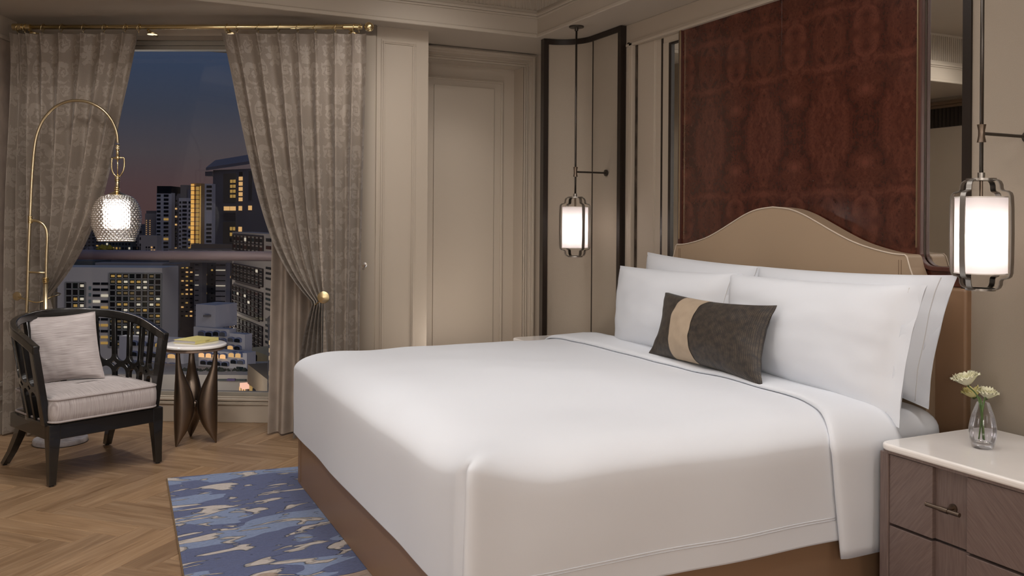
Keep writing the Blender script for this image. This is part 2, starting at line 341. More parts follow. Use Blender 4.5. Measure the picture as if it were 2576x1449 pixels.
# floor slab + herringbone planks
fl = struct(MB().box(XL-.1, XW+.2, YF-.1, 6.9, -.2, -.004).build('floor', mat('plank_gap', (.07, .04, .02), .7)))
PWD = .124; PL = 5*PWD; U_ = V((.7071, -.7071, 0)); V_ = V((.7071, .7071, 0)); ORG = V((-.319, 4.501, 0))
def plank_mesh():
    g = .0006; b = .0012; L, W = PL, PWD; mb = MB()
    lo = [(-L/2+g, -W/2+g), (L/2-g, -W/2+g), (L/2-g, W/2-g), (-L/2+g, W/2-g)]; hi = [(x-math.copysign(b, x), y-math.copysign(b, y)) for x, y in lo]
    mb.add([(*p, -.003) for p in lo]+[(*p, -.0012) for p in lo]+[(*p, 0) for p in hi], [(0, 1, 5, 4), (1, 2, 6, 5), (2, 3, 7, 6), (3, 0, 4, 7), (4, 5, 9, 8), (5, 6, 10, 9), (6, 7, 11, 10), (7, 4, 8, 11), (8, 9, 10, 11)])
    return mb
pm = plank_mesh().build('plank', oak, fl); first = True
stuff = MB()
def vis_floor(c):
    return -1.15 < c.x < 1.75 and 3.1 < c.y < 6.55 and c.x*.9+c.y*.435 < 6.4 and not (c.x > 1.15 and c.y < 4.4) and c.y > 3.1-(c.x)*.2
cnt = 0
for k in range(-60, 60):
    for mm_ in range(-12, 12):
        for vert in (0, 1):
            if vert: uc = (k+10*mm_+.5)*PWD; vc = (k+1)*PWD+PL/2; ax = V_; ay = -U_
            else: uc = (k+10*mm_)*PWD+PL/2; vc = (k+.5)*PWD; ax = U_; ay = V_
            c = ORG+U_*uc+V_*vc
            if not (XL-.05 < c.x < XW+.1 and YF < c.y < 6.9): continue
            T = Matrix(((ax.x, ay.x, 0, c.x), (ax.y, ay.y, 0, c.y), (0, 0, 1, 0), (0, 0, 0, 1)))
            if vis_floor(c) and cnt < 295:
                if first: ob = pm; first = False
                else: ob = pm.copy(); COL.objects.link(ob)
                ob.matrix_basis = T; cnt += 1
            else:
                h = [(-PL/2+.001, -PWD/2+.001), (PL/2-.001, -PWD/2+.001), (PL/2-.001, PWD/2-.001), (-PL/2+.001, PWD/2-.001)]
                stuff.add([T @ V((*p, 0)) for p in h], [(0, 1, 2, 3)])
stuff.build('distant_planks', mat('oak_far', (.30, .19, .11), .45, var=.12, vscale=9), fl, kind='stuff')
# walls
wr = struct(MB().box(XW, XW+.15, YF-.1, YB+.2, 0, ZC).build('wall_right', paint))
wb = MB().box(2.96, XW+.1, YB, YB+.3, 0, ZC).box(1.9, 2.0, YB-.02, YB+.3, 0, ZC).box(2.0, 2.96, YB, YB+.3, 2.515, ZC).box(1.9, 3.2, 6.06, 6.17, 0, ZC)
wb = struct(wb.build('wall_back', paint))
wl = MB().box(XL-.15, XL, YF-.1, 6.2, 0, 2.306).box(XL-.15, XL, YF-.1, 6.2, 2.5, ZC)
lwp = [V((XL-.15, 6.25, 0)), V((XL-.15, 6.16, 0)), V((-.575, 6.07, 0)), V((-.43, 6.44, 0)), V((-.50, 6.62, 0))]
wl.prism(lwp, (0, 0, ZC)); wl.box(XL-.15, XL-.05, YF, 6.2, 2.3, 2.51)
wl = struct(wl.build('wall_left', paint))
for i in range(60): MB().box(XL-.04, XL, 6.13-i*.045, 6.167-i*.045, 2.31, 2.5).build('slat', darkwood, wl) if i < 30 else None
MB().box(XL-.045, XL+.02, YF, 6.16, 2.5, 2.53).box(XL-.045, XL+.035, YF, 6.16, 2.53, 2.565).build('cornice', mat('brown_cornice', (.17, .11, .065), .4), wl, bevel=.006)
MB().box(XL-.045, XL-.041, 4.7, 6.17, 2.31, 2.5).build('slat_backing', mat('blue_steel', (.12, .16, .22), .25, .8), wl)
wf = struct(MB().box(XL-.1, XW+.15, YF-.15, YF, 0, 3.2).build('wall_front', paint))
# ceiling: soffit ring, moulded tray, fluted frieze, upper ceiling
ce = MB(); SX0, SY0 = -1.0, -1.6
ce.box(XL-.15, XW+.1, TY, 6.9, ZC, ZC+.12).box(TX, XW+.1, YF, TY, ZC, ZC+.12).box(XL-.15, SX0, YF, TY, ZC, ZC+.12).box(SX0, TX, YF, SY0, ZC, ZC+.12)
ce.box(SX0-.3, TX+.3, SY0-.3, TY+.3, 3.02, 3.12)
ce = struct(ce.build('ceiling', paint_c))
MB().box(TX+.0, TX+.06, SY0, TY+.06, ZC+.1, 3.02).box(SX0-.06, TX+.06, TY, TY+.06, ZC+.1, 3.02).box(SX0-.06, SX0, SY0, TY, ZC+.1, 3.02).box(SX0, TX, SY0-.06, SY0, ZC+.1, 3.02).build('tray_side', paint_c, ce)
def ring(d0, d1, z0, z1, mb):
    mb.box(TX-d1, TX-d0, SY0+d0, TY-d0, z0, z1); mb.box(SX0+d0, TX-d0, TY-d1, TY-d0, z0, z1)
    mb.box(SX0+d0, SX0+d1, SY0+d0, TY-d0, z0, z1); mb.box(SX0+d0, TX-d0, SY0+d0, SY0+d1, z0, z1); return mb
tm = struct(ring(-.001, .022, ZC-.008, ZC+.018, MB()).build('trim_1', paint_c, bevel=.006))
MBt = MB(); ring(.0, .012, ZC+.018, ZC+.13, MBt); ring(.0, .02, ZC+.12, ZC+.135, MBt); ring(.0, .028, ZC+.135, ZC+.155, MBt); MBt.build('fascia', paint_c, tm, bevel=.004)
ribs = MB()
def rib(a, b, nrm, z0, z1, sp=.0265, w=.013):
    a, b = V(a), V(b); L = (b-a).length; t = (b-a)/L
    for i in range(int(L/sp)):
        c = a+t*(sp*(i+.5)); p = c-t*(w/2); q_ = c+t*(w/2); h = V(nrm)*.010
        ribs.add([p+V((0, 0, z0)), q_+V((0, 0, z0)), q_+V((0, 0, z1)), p+V((0, 0, z1)), p+t*.003+h+V((0, 0, z0)), q_-t*.003+h+V((0, 0, z0)), q_-t*.003+h+V((0, 0, z1)), p+t*.003+h+V((0, 0, z1))],
                 [(4, 5, 6, 7), (0, 4, 7, 3), (1, 2, 6, 5), (0, 1, 5, 4)])
rib((TX, TY, 0), (SX0, TY, 0), (0, -1, 0), ZC+.175, 3.0); rib((TX, TY, 0), (TX, SY0, 0), (-1, 0, 0), ZC+.175, 3.0)
ribs.build('fluting', paint_c, tm, kind='stuff', label='raised ribs of the fluted band around the ceiling tray')
MB().box(TX-.010, TX, SY0, TY, ZC+.155, ZC+.18).box(SX0, TX, TY-.010, TY, ZC+.155, ZC+.18).build('fluting_base', paint_c, tm, bevel=.002)
# pilaster
pil = MB().box(1.62, 2.02, 5.47, YB+.1, 0, ZC)
pil = struct(pil.build('trim_2', paint))
def frame_y(x0, x1, z0, z1, y, w, d):   # picture-frame moulding on a wall facing -Y
    mb = MB()
    for (a, b, c, e) in ((x0, x1, z1-w, z1), (x0, x1, z0, z0+w), (x0, x0+w, z0+w, z1-w), (x1-w, x1, z0+w, z1-w)):
        mb.box(a, b, y-d, y, c, e); k = w*.3
    mb2 = [(x0+w*.25, x1-w*.25, z1-w*.7, z1-w*.4), (x0+w*.25, x1-w*.25, z0+w*.4, z0+w*.7), (x0+w*.4, x0+w*.7, z0+w*.4, z1-w*.4), (x1-w*.7, x1-w*.4, z0+w*.4, z1-w*.4)]
    for a, b, c, e in mb2: mb.box(a, b, y-d-.006, y-d+.001, c, e)
    return mb
frame_y(1.695, 1.935, .25, 2.52, 5.47, .028, .007).build('panel_moulding', paint, pil, bevel=.003)
# door
dr = struct(MB().box(2.0, 2.925, 6.03, 6.06, 0, 2.515).build('door_1', paint))
cs = MB()
for a0, a1, d_ in ((0, .085, .012), (.0, .014, .018), (.02, .03, .018), (.05, .085, .024), (.068, .085, .032)):
    cs.box(2.925+a0, 2.925+a1, YB-d_, YB-.0005, 0, 2.5+a0); cs.box(2.0, 2.925+a1, YB-d_, YB-.0005, 2.5+a0, 2.5+a1)
cs.build('door_casing', paint, dr, bevel=.003)
MB().box(2.925, 2.96, YB, 6.06, 0, 2.515).box(2.0, 2.925, YB, 6.06, 2.5, 2.515).build('door_reveal', paint, dr)
frame_y(2.02, 2.832, .1, 2.405, 6.03, .02, .012).build('door_leaf_edge', paint, dr, bevel=.003)
MB().box(2.27, 2.755, 6.018, 6.03, .3, 2.345).build('door_panel', paint, dr, bevel=.003)
# window wall
ww = MB(); wbox(ww, -.1, 2.26, -OFF, 0, 2.53, ZC); wbox(ww, -.1, .02, -OFF-.1, 0, 0, 2.6); wbox(ww, 2.12, 2.26, -OFF-.1, -.0, 0, 2.6)
wbox(ww, -.1, 2.25, -OFF-.2, -OFF-.03, 2.5, ZC+.4); ww = struct(ww.build('wall_window', paint))
ww.name = 'wall_far'
sk = MB(); wbox(sk, -.1, 2.24, -OFF-.14, -OFF, 0, .118); wbox(sk, -.1, 2.24, -OFF-.14, -OFF+.008, .118, .126); wbox(sk, -.1, 2.24, -OFF-.14, -OFF+.004, .126, .137); wbox(sk, -.1, 2.24, -OFF-.14, -OFF-.006, .137, .143); wbox(sk, -.1, 2.24, -OFF-.14, -OFF+.006, .143, .157)
wbox(sk, -.1, 2.24, -OFF-.2, -OFF-.03, .157, .165)
sk = struct(sk.build('baseboard_window', paint, bevel=.003))
win = MB(); wbox(win, 0, 2.2, -OFF-.11, -OFF-.06, .165, .19); wbox(win, 0, 2.2, -OFF-.11, -OFF-.04, 2.475, 2.53); wbox(win, 0, 2.2, -OFF-.11, -OFF-.02, 2.50, 2.53); wbox(win, 0, .05, -OFF-.11, -OFF-.06, .165, 2.5); wbox(win, 2.09, 2.14, -OFF-.11, -OFF-.06, .165, 2.5)
win = struct(win.build('window_1', mat('window_frame', (.3, .27, .225), .4), bevel=.003))
gp = MB(); wbox(gp, 0.04, 2.1, -OFF-.088, -OFF-.08, .185, 2.48); gp.build('window_pane', pane_glass, win)
bb = MB()
for z0, z1, t in ((0, .13, .014), (.13, .142, .024), (.142, .155, .018)): bb.box(XL, XL+t, YF, 6.1, z0, z1)
struct(bb.build('baseboard_left', paint, bevel=.004))
# chair rail and cornice on the short left wall
lr = MB(); A0 = V((-.575, 6.07, 0)); A1 = V((-.43, 6.44, 0)); d_ = (A1-A0).normalized(); n_ = V((d_.y, -d_.x, 0))
def lmold(mb, z0, z1, t, a=0., b=1.): P0 = A0+(A1-A0)*a; P1 = A0+(A1-A0)*b; return mb.prism([P0+V((0, 0, z0)), P1+V((0, 0, z0)), P1+n_*t+V((0, 0, z0)), P0+n_*t+V((0, 0, z0))], (0, 0, z1-z0))
for z0, z1, t in ((0, .14, .016), (.30, .325, .02), (.21, .235, .016), (2.455, 2.48, .018), (2.48, 2.6, .008)): lmold(lr, z0, z1, t)
lr = struct(lr.build('trim_3', paint, bevel=.003)); struct(lmold(MB(), .33, 2.45, .005).build('trim_4', mat('wallpaper_rose', (.36, .28, .22), .6, var=.15, vscale=12)))
# headboard wall: frieze, casing, jambs
cz = MB().box(3.085, XW, 2.25, 4.76, 2.485, ZC).box(3.07, XW, 2.25, 4.70, 2.47, 2.487).box(3.06, XW, 2.25, 4.69, 2.455, 2.472)
cz.box(3.085, XW, 4.665, 4.76, 0, 2.49).box(3.07, XW, 4.655, 4.69, 0, 2.485).box(3.06, XW, 4.62, 4.658, 0, 2.472).box(3.092, XW, 4.42, 4.60, 0, 2.456)
cz.box(3.096, XW, 4.412, 4.424, 0, 2.456); cz.box(3.098, XW, 4.355, 4.412, 0, 2.456); cz.box(3.094, XW, 4.268, 4.335, 0, 2.42); cz.box(3.098, XW, 4.16, 4.355, 2.41, 2.456)
cz.box(3.112, XW, YF, 2.25, 2.485, ZC)
cz = struct(cz.build('trim_5', paint, bevel=.003))
for a_, b_ in ((4.335, 4.356), (4.416, 4.4195)): MB().box(3.0965, 3.11, a_, b_, .5, 2.45).build('dark_strip', darkwood, cz)  # dark wood strips between the casing boards
MB().box(3.084, 3.091, 4.596, 4.614, .6, 2.455).build('mirror_strip', mat('aged_mirror', (.12, .1, .085), .15, .9, var=.6, vscale=14), cz)
# ================================================================ WALL THINGS
t = thing('wall_mirror', 'tall dark-edged mirror between the left casing and the red burl panel', 'mirror', (3.11, 4.28, 1.2))
MB().box(3.10, 3.112, 4.16, 4.243, .5, 2.40).build('mirror_pane', mirror, t)
MB().box(3.088, 3.112, 4.243, 4.268, .5, 2.41).box(3.088, 3.112, 4.16, 4.243, 2.40, 2.41).build('edge_strip', darkwood, t)
t = thing('wall_mirror', 'narrow mirror right of the red burl panel, behind the near pendant lamp', 'mirror', (3.11, 2.39, 1.8))
MB().box(3.10, 3.112, 2.302, 2.50, 1.165, 2.455).build('mirror_pane', mirror, t)
MB().box(3.09, 3.112, 2.27, 2.46, 1.155, 1.167).build('bottom_edge', dark_bronze, t)
# burl panel: outline with concave flares at the bottom
bz = thing('burl_panel', 'glossy dark red burl wood panel rising behind the headboard', 'wall panel', (3.09, 3.33, 1.2))
yc = 3.325
def burl_half(s):
    y1 = s*.805
    pts = [(0, 2.47), (y1, 2.47), (y1, 1.235)]
    r = .075
    for i in range(1, 9):
        a = PI/2*i/8; pts.append((y1+s*r*(1-math.cos(a)), 1.235-r*math.sin(a)))
    pts += [(s*1.052, 1.16), (s*1.052, 1.10), (0, 1.10)]
    if s > 0: pts = [(0, 2.47), (y1, 2.47), (y1, 1.0), (0, 1.0)]
    return [V((3.085, yc+a, b)) for a, b in pts]
for s in (1, -1):
    b = burl_half(s); MB().prism(b if s < 0 else b, (.03, 0, 0)).build('veneer_sheet', burl_m, bz, bevel=.0015)
for s in (1, -1):
    e = MB(); pp = [V((3.083, yc+s*.812, 2.47)), V((3.083, yc+s*.812, 1.235))]+[V((3.083, yc+s*(.812+.068*(1-math.cos(PI/2*i/8))), 1.235-.068*math.sin(PI/2*i/8))) for i in range(1, 9)]+[V((3.083, yc+s*1.05, 1.167))]
    if s > 0: pp = [V((3.083, yc+.812, 2.47)), V((3.083, yc+.812, 1.0))]
    e.bar(pp, .018, .024, (1, 0, 0)).build('edge_moulding', rosewood, bz, bevel=.003)
for s in (1, -1): MB().box(3.066, 3.072, yc+s*.806-.0025, yc+s*.806+.0025, 1.25, 2.47).build('metal_inlay', brass_s, bz)
MB().box(3.078, 3.11, 4.139, 4.160, 1.2, 2.456).build('metal_edge', gunmetal, bz)
# curved upholstered screens either side
def screen(name, label, pts, zb, zt, div):
    t = thing(name, label, 'wall panel', pts[0]+V((0, 0, 0)))
    P = pts; N = len(P)
    def nrm(i):
        a = P[max(0, i-1)]; b = P[min(N-1, i+1)]; d = (b-a).normalized(); n = V((d.y, -d.x, 0)); return n if n.dot(V((-1, -.2, 0))) > 0 else -n
    # lengths
    L = [0]
    for i in range(1, N): L.append(L[-1]+(P[i]-P[i-1]).length)
    def sub(a, b, off):
        out = []
        for i in range(N):
            if a <= L[i] <= b: out.append((P[i]+nrm(i)*off, L[i]))
        def at(s):
            for i in range(N-1):
                if L[i] <= s <= L[i+1]: k = (s-L[i])/(L[i+1]-L[i]); return (P[i].lerp(P[i+1], k)+nrm(i).lerp(nrm(i+1), k)*off, s)
        return [at(a)]+[o for o in out if a < o[1] < b]+[at(b)]
    def ribbon(mb, a, b, z0, z1, o0, o1):
        F0 = sub(a, b, o0); F1 = sub(a, b, o1)
        if len(F0) != len(F1): F1 = F1[:len(F0)]
        n = len(F0); vs = []
        for (p, _), (q_, _) in zip(F0, F1): vs += [p+V((0, 0, z0)), p+V((0, 0, z1)), q_+V((0, 0, z0)), q_+V((0, 0, z1))]
        fs = [(0, 2, 3, 1), (4*n-4, 4*n-3, 4*n-1, 4*n-2)]
        for i in range(n-1):
            k = 4*i; fs += [(k, k+1, k+5, k+4), (k+2, k+6, k+7, k+3), (k+1, k+3, k+7, k+5), (k, k+4, k+6, k+2)]
        mb.add(vs, fs); return mb
    T_ = L[-1]; w = .036
    for a, b in ((w, div-.0062), (div+.0062, T_-w)): ribbon(MB(), a, b, zb, zt-w, 0, .012).build('upholstered_panel', screen_f, t, autos=30)
    ribbon(MB(), div-.0055, div+.0055, zb, zt-w, 0, .0135).build('divider_strip', darkwood, t, autos=30)
    fr = MB(); ribbon(fr, 0, T_, zt-w, zt, -.03, .022); ribbon(fr, 0, w, zb, zt-w+.001, -.03, .022); ribbon(fr, T_-w, T_, zb, zt-w+.001, -.03, .022)
    fr.build('frame', darkwood, t, autos=30); ribbon(MB(), w, T_-w, zb, zt-w, -.014, -.006).build('backing', mat('gap_black', (.004, .003, .003), .9), t, autos=30)
    return t
LP = [V((2.80, 5.325, 0)), V((2.83, 5.323, 0))]+[V((2.83+.235*math.sin(a*PI/20), 5.088+.235*math.cos(a*PI/20), 0)) for a in range(1, 11)]+[V((3.065, 4.72, 0))]
screen('curved_screen', 'concave beige upholstered screen in black frame behind the far pendant', LP, .0, ZC-.002, .41)
RPp = [V((3.072, 2.30, 0)), V((3.072, 1.85, 0))]+[V((3.072-.24*(1-math.cos(a*PI/20)), 1.85-.24*math.sin(a*PI/20), 0)) for a in range(1, 11)]+[V((2.80, 1.61, 0))]
screen('curved_screen', 'shadowed taupe upholstered screen at the right edge behind the vase of flowers', RPp, .0, ZC-.002, .52)
# wardrobe-like filler behind screens not needed; fluffy baseboard on the right wall
struct(MB().box(3.10, XW, YF, 1.6, 0, .14).build('baseboard_right', paint, bevel=.004))
# ================================================================ BED
BX0, BX1, BY0, BY1 = .965, 3.0, 2.24, 4.52
bed = thing('bed', 'large bed with camel leather arched headboard and brown leather base', 'bed', (2.0, 3.38, 0))
def rrect(x0, x1, y0, y1, r, n=8, k=.06):
    pts = []
    for cx, cy, a0 in ((x1-r, y1-r, 0), (x0+r, y1-r, PI/2), (x0+r, y0+r, PI), (x1-r, y0+r, 1.5*PI)):
        pts += [V((cx+r*math.cos(a0+PI/2*i/n), cy+r*math.sin(a0+PI/2*i/n), 0)) for i in range(n+1)]
    out = []
    for i in range(len(pts)):
        a, b = pts[i], pts[(i+1) % len(pts)]; L = (b-a).length; m_ = max(1, int(L/k))
        out += [a.lerp(b, j/m_) for j in range(m_)]
    return out
def ringmesh(mb, x0, x1, y0, y1, prof, r0, fn=None, capn=8, k=.06):
    # prof: list of (inset, z); top filled by shrinking rings
    base = rrect(x0, x1, y0, y1, r0, 8, k); cx, cy = (x0+x1)/2, (y0+y1)/2; n = len(base); vs = []; fs = []
    def ringp(ins, z):
        out = []
        for p in base:
            hx, hy = (x1-x0)/2, (y1-y0)/2; q_ = V((cx+(p.x-cx)*(hx-ins)/hx, cy+(p.y-cy)*(hy-ins)/hy, z)); out.append(fn(q_) if fn else q_)
        return out
    R = [ringp(*a) for a in prof]
    il, zl = prof[-1]; hm = min(x1-x0, y1-y0)/2
    for k in range(1, capn+1):
        R.append(ringp(il+(hm-.02-il)*k/capn, zl))
    for r_ in R: vs += r_
    for j in range(len(R)-1):
        for i in range(n): fs.append((j*n+i, j*n+(i+1) % n, (j+1)*n+(i+1) % n, (j+1)*n+i))
    fs.append(tuple(range((len(R)-1)*n, len(R)*n)))
    mb.add(vs, fs); return mb
def rprof(z0, z1, r, b=3, n=8):
    return [(0, z0+(z1-r-z0)*i/b) for i in range(b)]+[(r*(1-math.cos(PI/2*i/n)), z1-r+r*math.sin(PI/2*i/n)) for i in range(n+1)]
ringmesh(MB(), BX0, BX1, BY0, BY1, rprof(.015, .285, .03), .05).build('bed_base', leather_d, bed, smooth=True)
for y in (BY1-.11, 2.36): MB().tube([(BX0-.001, y, .03), (BX0-.001, y, .27)], .0016, 6).build('base_seam', mat('seam_thread', (.18, .1, .05), .6), bed)
# headboard
hb = [(0, 1.425), (.11, 1.414), (.2, 1.389), (.29, 1.352), (.4, 1.305), (.5, 1.268), (.6, 1.243), (.70, 1.226), (.765, 1.223), (.775, 1.215), (.79, 1.17), (.81, 1.125), (.84, 1.09), (.875, 1.06)]
def cat(P, n=5):
    out = []
    for i in range(len(P)-1):
        a = P[max(0, i-1)]; b = P[i]; c = P[i+1]; d = P[min(len(P)-1, i+2)]
        for k in range(n):
            t = k/n; out.append(tuple(.5*((2*b[j])+(-a[j]+c[j])*t+(2*a[j]-5*b[j]+4*c[j]-d[j])*t*t+(-a[j]+3*b[j]-3*c[j]+d[j])*t**3) for j in range(len(b))))
    out.append(tuple(P[-1])); return out
HBY = 3.27
rt = cat(hb[:9], 4)+[tuple(p) for p in hb[9:]]
def hb_mesh(mb, inset, x0, x1, low=.3):
    pts = [V((0, HBY-a*(1-inset*.8), z-inset)) for a, z in rt[::-1]]+[V((0, HBY+a*(1-inset*.8), z-inset)) for a, z in rt[1:]]
    pts = [V((0, pts[0].y, low))]+pts+[V((0, pts[-1].y, low))]
    return mb.prism([p+V((x0, 0, 0)) for p in pts[::-1]], (x1-x0, 0, 0))
hbm = hb_mesh(MB(), 0, 2.985, 3.075).build('headboard', leather, bed, bevel=.012, seg=3)
pp = [V((2.985, HBY-a, z-.001)) for a, z in rt[::-1]]+[V((2.985, HBY+a, z-.001)) for a, z in rt[1:]]
MB().tube(pp, .0035, 6).build('headboard_piping', piping, hbm, smooth=True)
for s in (-1, 1):
    for dd in (.735, .748): MB().tube([(2.984, HBY+s*dd, 1.0), (2.984, HBY+s*dd, 1.20)], .0012, 5).build('headboard_stitching', mat('dark_stitch', (.2, .13, .08), .6), hbm)
for y0, y1 in ((2.262, 2.46), (4.10, 4.30)): ringmesh(MB(), 3.03, 3.10, y0, y1, rprof(.05, 1.098, .012), .012).build('headboard_wing', leather_d, bed, smooth=True)
# mattress
mt = ringmesh(MB(), .985, 2.975, 2.27, 4.50, rprof(.28, .645, .09), .12, lambda p: p+V((0, 0, .008*noise.noise(p*5)))).build('mattress', linen, smooth=True)
tag(mt, 'mattress in fitted white sheet, bare only at the pillow end', 'mattress')
# duvet
def puff(p):
    z = p.z; d = V((0, 0, 0))
    k = max(0, min(1, (z-.3)/.3))
    d.z += (.012*noise.noise(V((p.x*2.1, p.y*2.0, 1)))+.004*noise.noise(V((p.x*5, p.y*5, 4))))*k
    ex = min(p.x-.93, 0.25)/.25; ey = min(min(p.y-2.2, 4.52-p.y), .3)/.3
    kz = max(0, min(1, (z-.55)/.125)); kz = kz*kz*(3-2*kz); sm_ = lambda q: (lambda c: c*c*(3-2*c))(max(0, min(1, q)))
    d.z += (.022*sm_(ex)*sm_(ey)-.010)*kz
    out = .014*noise.noise(V((p.x*3, p.y*3, z*2.5)))*(1-k*.6)
    if p.y < 2.5: d.y -= out+.012
    if p.x < 1.2: d.x -= out*.7
    # pleat at the near foot corner
    r = math.hypot(p.x-.95, p.y-2.22)
    g = max(0, 1-r/.32); d.z += .078*g*g*k; g = max(0, 1-r/.14); d.x -= .026*g*g; d.y -= .020*g*g
    if p.x < 1.02 and p.y < 2.4:   # inverted crease beside the corner fold
        yc_ = 2.262+.05*max(0, .62-p.z); d.x += .030*math.exp(-((p.y-yc_)/.022)**2)*max(0, min(1, (.66-p.z)/.07))
    return p+d
pr = [(0.004, .262), (0, .268)]+[(0, .27+.04*i) for i in range(0, 8)]+[(.15*(1-math.cos(PI/2*i/14)), .583+.10*math.sin(PI/2*i/14)) for i in range(1, 15)]
dv = ringmesh(MB(), .938, 2.62, 2.215, 4.515, pr, .05, puff, 14, .02)
duv = thing('duvet', 'smooth white duvet draped over bed and foot end with folded-back band', 'duvet', (1.7, 3.37, .6))
dvo = dv.build('duvet_body', linen, duv, smooth=True, solid=0)
# folded-back band: cross-section loop over the bed, swept along X
def band(x0f, x1f, off, low, name, mt_, par, nX=14):
    def prof(u):
        # u 0..1 : near hem -> top -> far hem
        y0, y1, zt, r = 2.215-off, 4.515+off, .683+off, .125
        segs = [(zt-r)-low, PI/2*r, (y1-r)-(y0+r), PI/2*r, (zt-r)-.42]; T = sum(segs); s = u*T
        if s < segs[0]: return (y0, low+s)
        s -= segs[0]
        if s < segs[1]: a = s/r; return (y0+r-r*math.cos(a), zt-r+r*math.sin(a))
        s -= segs[1]
        if s < segs[2]: return (y0+r+s, zt)
        s -= segs[2]
        if s < segs[3]: a = s/r; return (y1-r+r*math.sin(a), zt-r+r*math.cos(a))
        s -= segs[3]; return (y1, zt-r-s)
    mb = MB()
    def fn(u, v):
        y, z = prof(u); x = x0f(y, z)*(1-v)+x1f(y, z)*v
        e_ = min(v, 1-v)*8; lift = 0
        p = V((x, y, z)); p = puff(p)
        if v < .12: q_ = 1-v/.12; k2 = .009*(1-q_*q_); 
        else: k2 = .009
        if z > .6: p.z += k2
        else: p.y += -k2-.004 if y < 3 else k2
        return p
    mb.grid(fn, 90, nX, flip=True)
    return mb.build(name, mt_, par, smooth=True, solid=.008)
def xf(y, z):
    if z > .6: return 2.36+.03*math.sin((y-2.2)*2.2)-.10*max(0, (2.55-y)/.35)**2 if y < 3.4 else 2.36+.03*math.sin(1.2*2.2)
    return 2.262+.05*(.62-z)/.4
band(xf, lambda y, z: 2.60 if z > .6 else 2.60, .006, .205, 'turned_down_band', linen, duv)
hm = MB()
def sidepath(x0, x1, z, off): return [puff(V((x0+(x1-x0)*i/30, 2.215, z)))+V((0, -off, 0)) for i in range(31)]
for z in (.336, .344): hm.tube(sidepath(1.02, 2.30, z, .0005), .0017, 5)
hm.build('hem_cord', linen, duv, smooth=True)
hm = MB()
for z in (.299, .307): hm.tube([p for p in sidepath(2.315, 2.585, z, .016)], .0017, 5)
hm.build('band_hem_cord', linen, duv, smooth=True)
# pillows
def pillow(name, label, cat_, c, T, mt_, pinch=.05, flange=None, n=36, sag=0., group=None, mats=None, uvs=(1, 1), pipe=None, seed=0, round_=.5, parent=None):
    BL, BR, TR, TL = [V(p) for p in c]; nr = ((BR-BL).cross(TL-BL)).normalized()
    def pos(a, b, side):
        a2 = a*(1-pinch*(1-b*b)*abs(a)); b2 = b*(1-pinch*1.1*(1-a*a)*abs(b))
        u, v = (a2+1)/2, (b2+1)/2
        p = BL*(1-u)*(1-v)+BR*u*(1-v)+TR*u*v+TL*(1-u)*v
        a3 = a; 
        if flange: # flange on +a (flange[0]) and/or -a side
            lo, hi = -1+flange[1], 1-flange[0]; a3 = (2*a-(lo+hi))/(hi-lo)
        h = 0 if abs(a3) >= 1 else T*max(0, 1-abs(a3)**2.6)**round_*max(0, 1-abs(b)**2.6)**round_
        h = h*(1-.25*b) if sag else h
        h += .0025 if abs(a) < 1 and abs(b) < 1 else 0
        w_ = .010*noise.noise(V((a*1.7+seed, b*1.7, side*.3)))*T/.1+.004*noise.noise(V((a*5+seed, b*4, side+3)))
        p += nr*(side*h+w_*(0 if abs(b) == 1 else 1))
        return p
    mb = MB()
    for side in (1, -1): mb.grid(lambda u, v: pos(2*u-1, 2*v-1, side), n, n, uvf=lambda u, v: (u*uvs[0], v*uvs[1]), flip=side < 0)
    ob = mb.build(name, mt_, parent, smooth=True)
    if cat_: tag(ob, label, cat_, group)
    return ob, pos, nr
G = None
FT = .10
fr_c = [PX(1838, 912, 2.58), PX(2262, 1077, 2.60), PX(2333, 718, 2.67), PX(1832, 688, 2.67)]
fl_c = [PX(1547, 868, 2.60), PX(1812, 912, 2.58), PX(1868, 688, 2.67), PX(1560, 668, 2.67)]
br_c = [PX(1890, 860, 2.80), PX(2336, 1030, 2.80), PX(2409, 692, 2.885), PX(1908, 670, 2.885)]
bl_c = [PX(1622, 850, 2.80), PX(1890, 850, 2.80), PX(1928, 672, 2.885), PX(1629, 634, 2.885)]
pls = []
for c, lb, fg, sd in ((br_c, 'white pillow standing against the headboard on the near side of the bed', (.13, .0), 1), (bl_c, 'white pillow at the back on the far side, peeking above the front one', (.13, .0), 5),
                  (fl_c, 'white pillow in the front row on the far side, beside dark bolster end', (.13, .0), 9), (fr_c, 'large white pillow in the front row, nearest to the camera side', (.14, .0), 13)):
    ob, pos, nr = pillow('pillow', lb, 'pillow', c, FT, linen, .045, fg, seed=sd, group=None)
    s_ = MB(); k = 1-fg[0]+.012; s_.tube([pos(k, -1+.04+1.92*i/30, 1)+nr*.003 for i in range(31)], .0016, 5); s_.build('flange_seam', mat('seam_white', (.6, .59, .58), .8), ob, smooth=True)
# small tag on far back pillow
# lumbar cushion
cu = [PZ(1630, 893, .705), PZ(1918, 974, .70), PX(1955, 768, 2.53), PX(1671, 733, 2.56)]
cu[2] = PX(1955, 768, 2.50)
ob, pos, nr = pillow('lumbar_cushion', 'black and gold woven cushion with a beige velvet band', 'cushion', cu, .068, weave_m, .115, None, n=44, uvs=(1, .45), round_=.6, seed=3)
bd = MB()
for side in (1, -1): bd.grid(lambda u, v: pos(-.46+.42*u-.10*(1-(2*v-1)**2)*1.0+.04, 2*v-1, side)+nr*(side*.0025), 12, 40, flip=side < 0)
bd.build('velvet_band', gold_plain, ob, smooth=True)
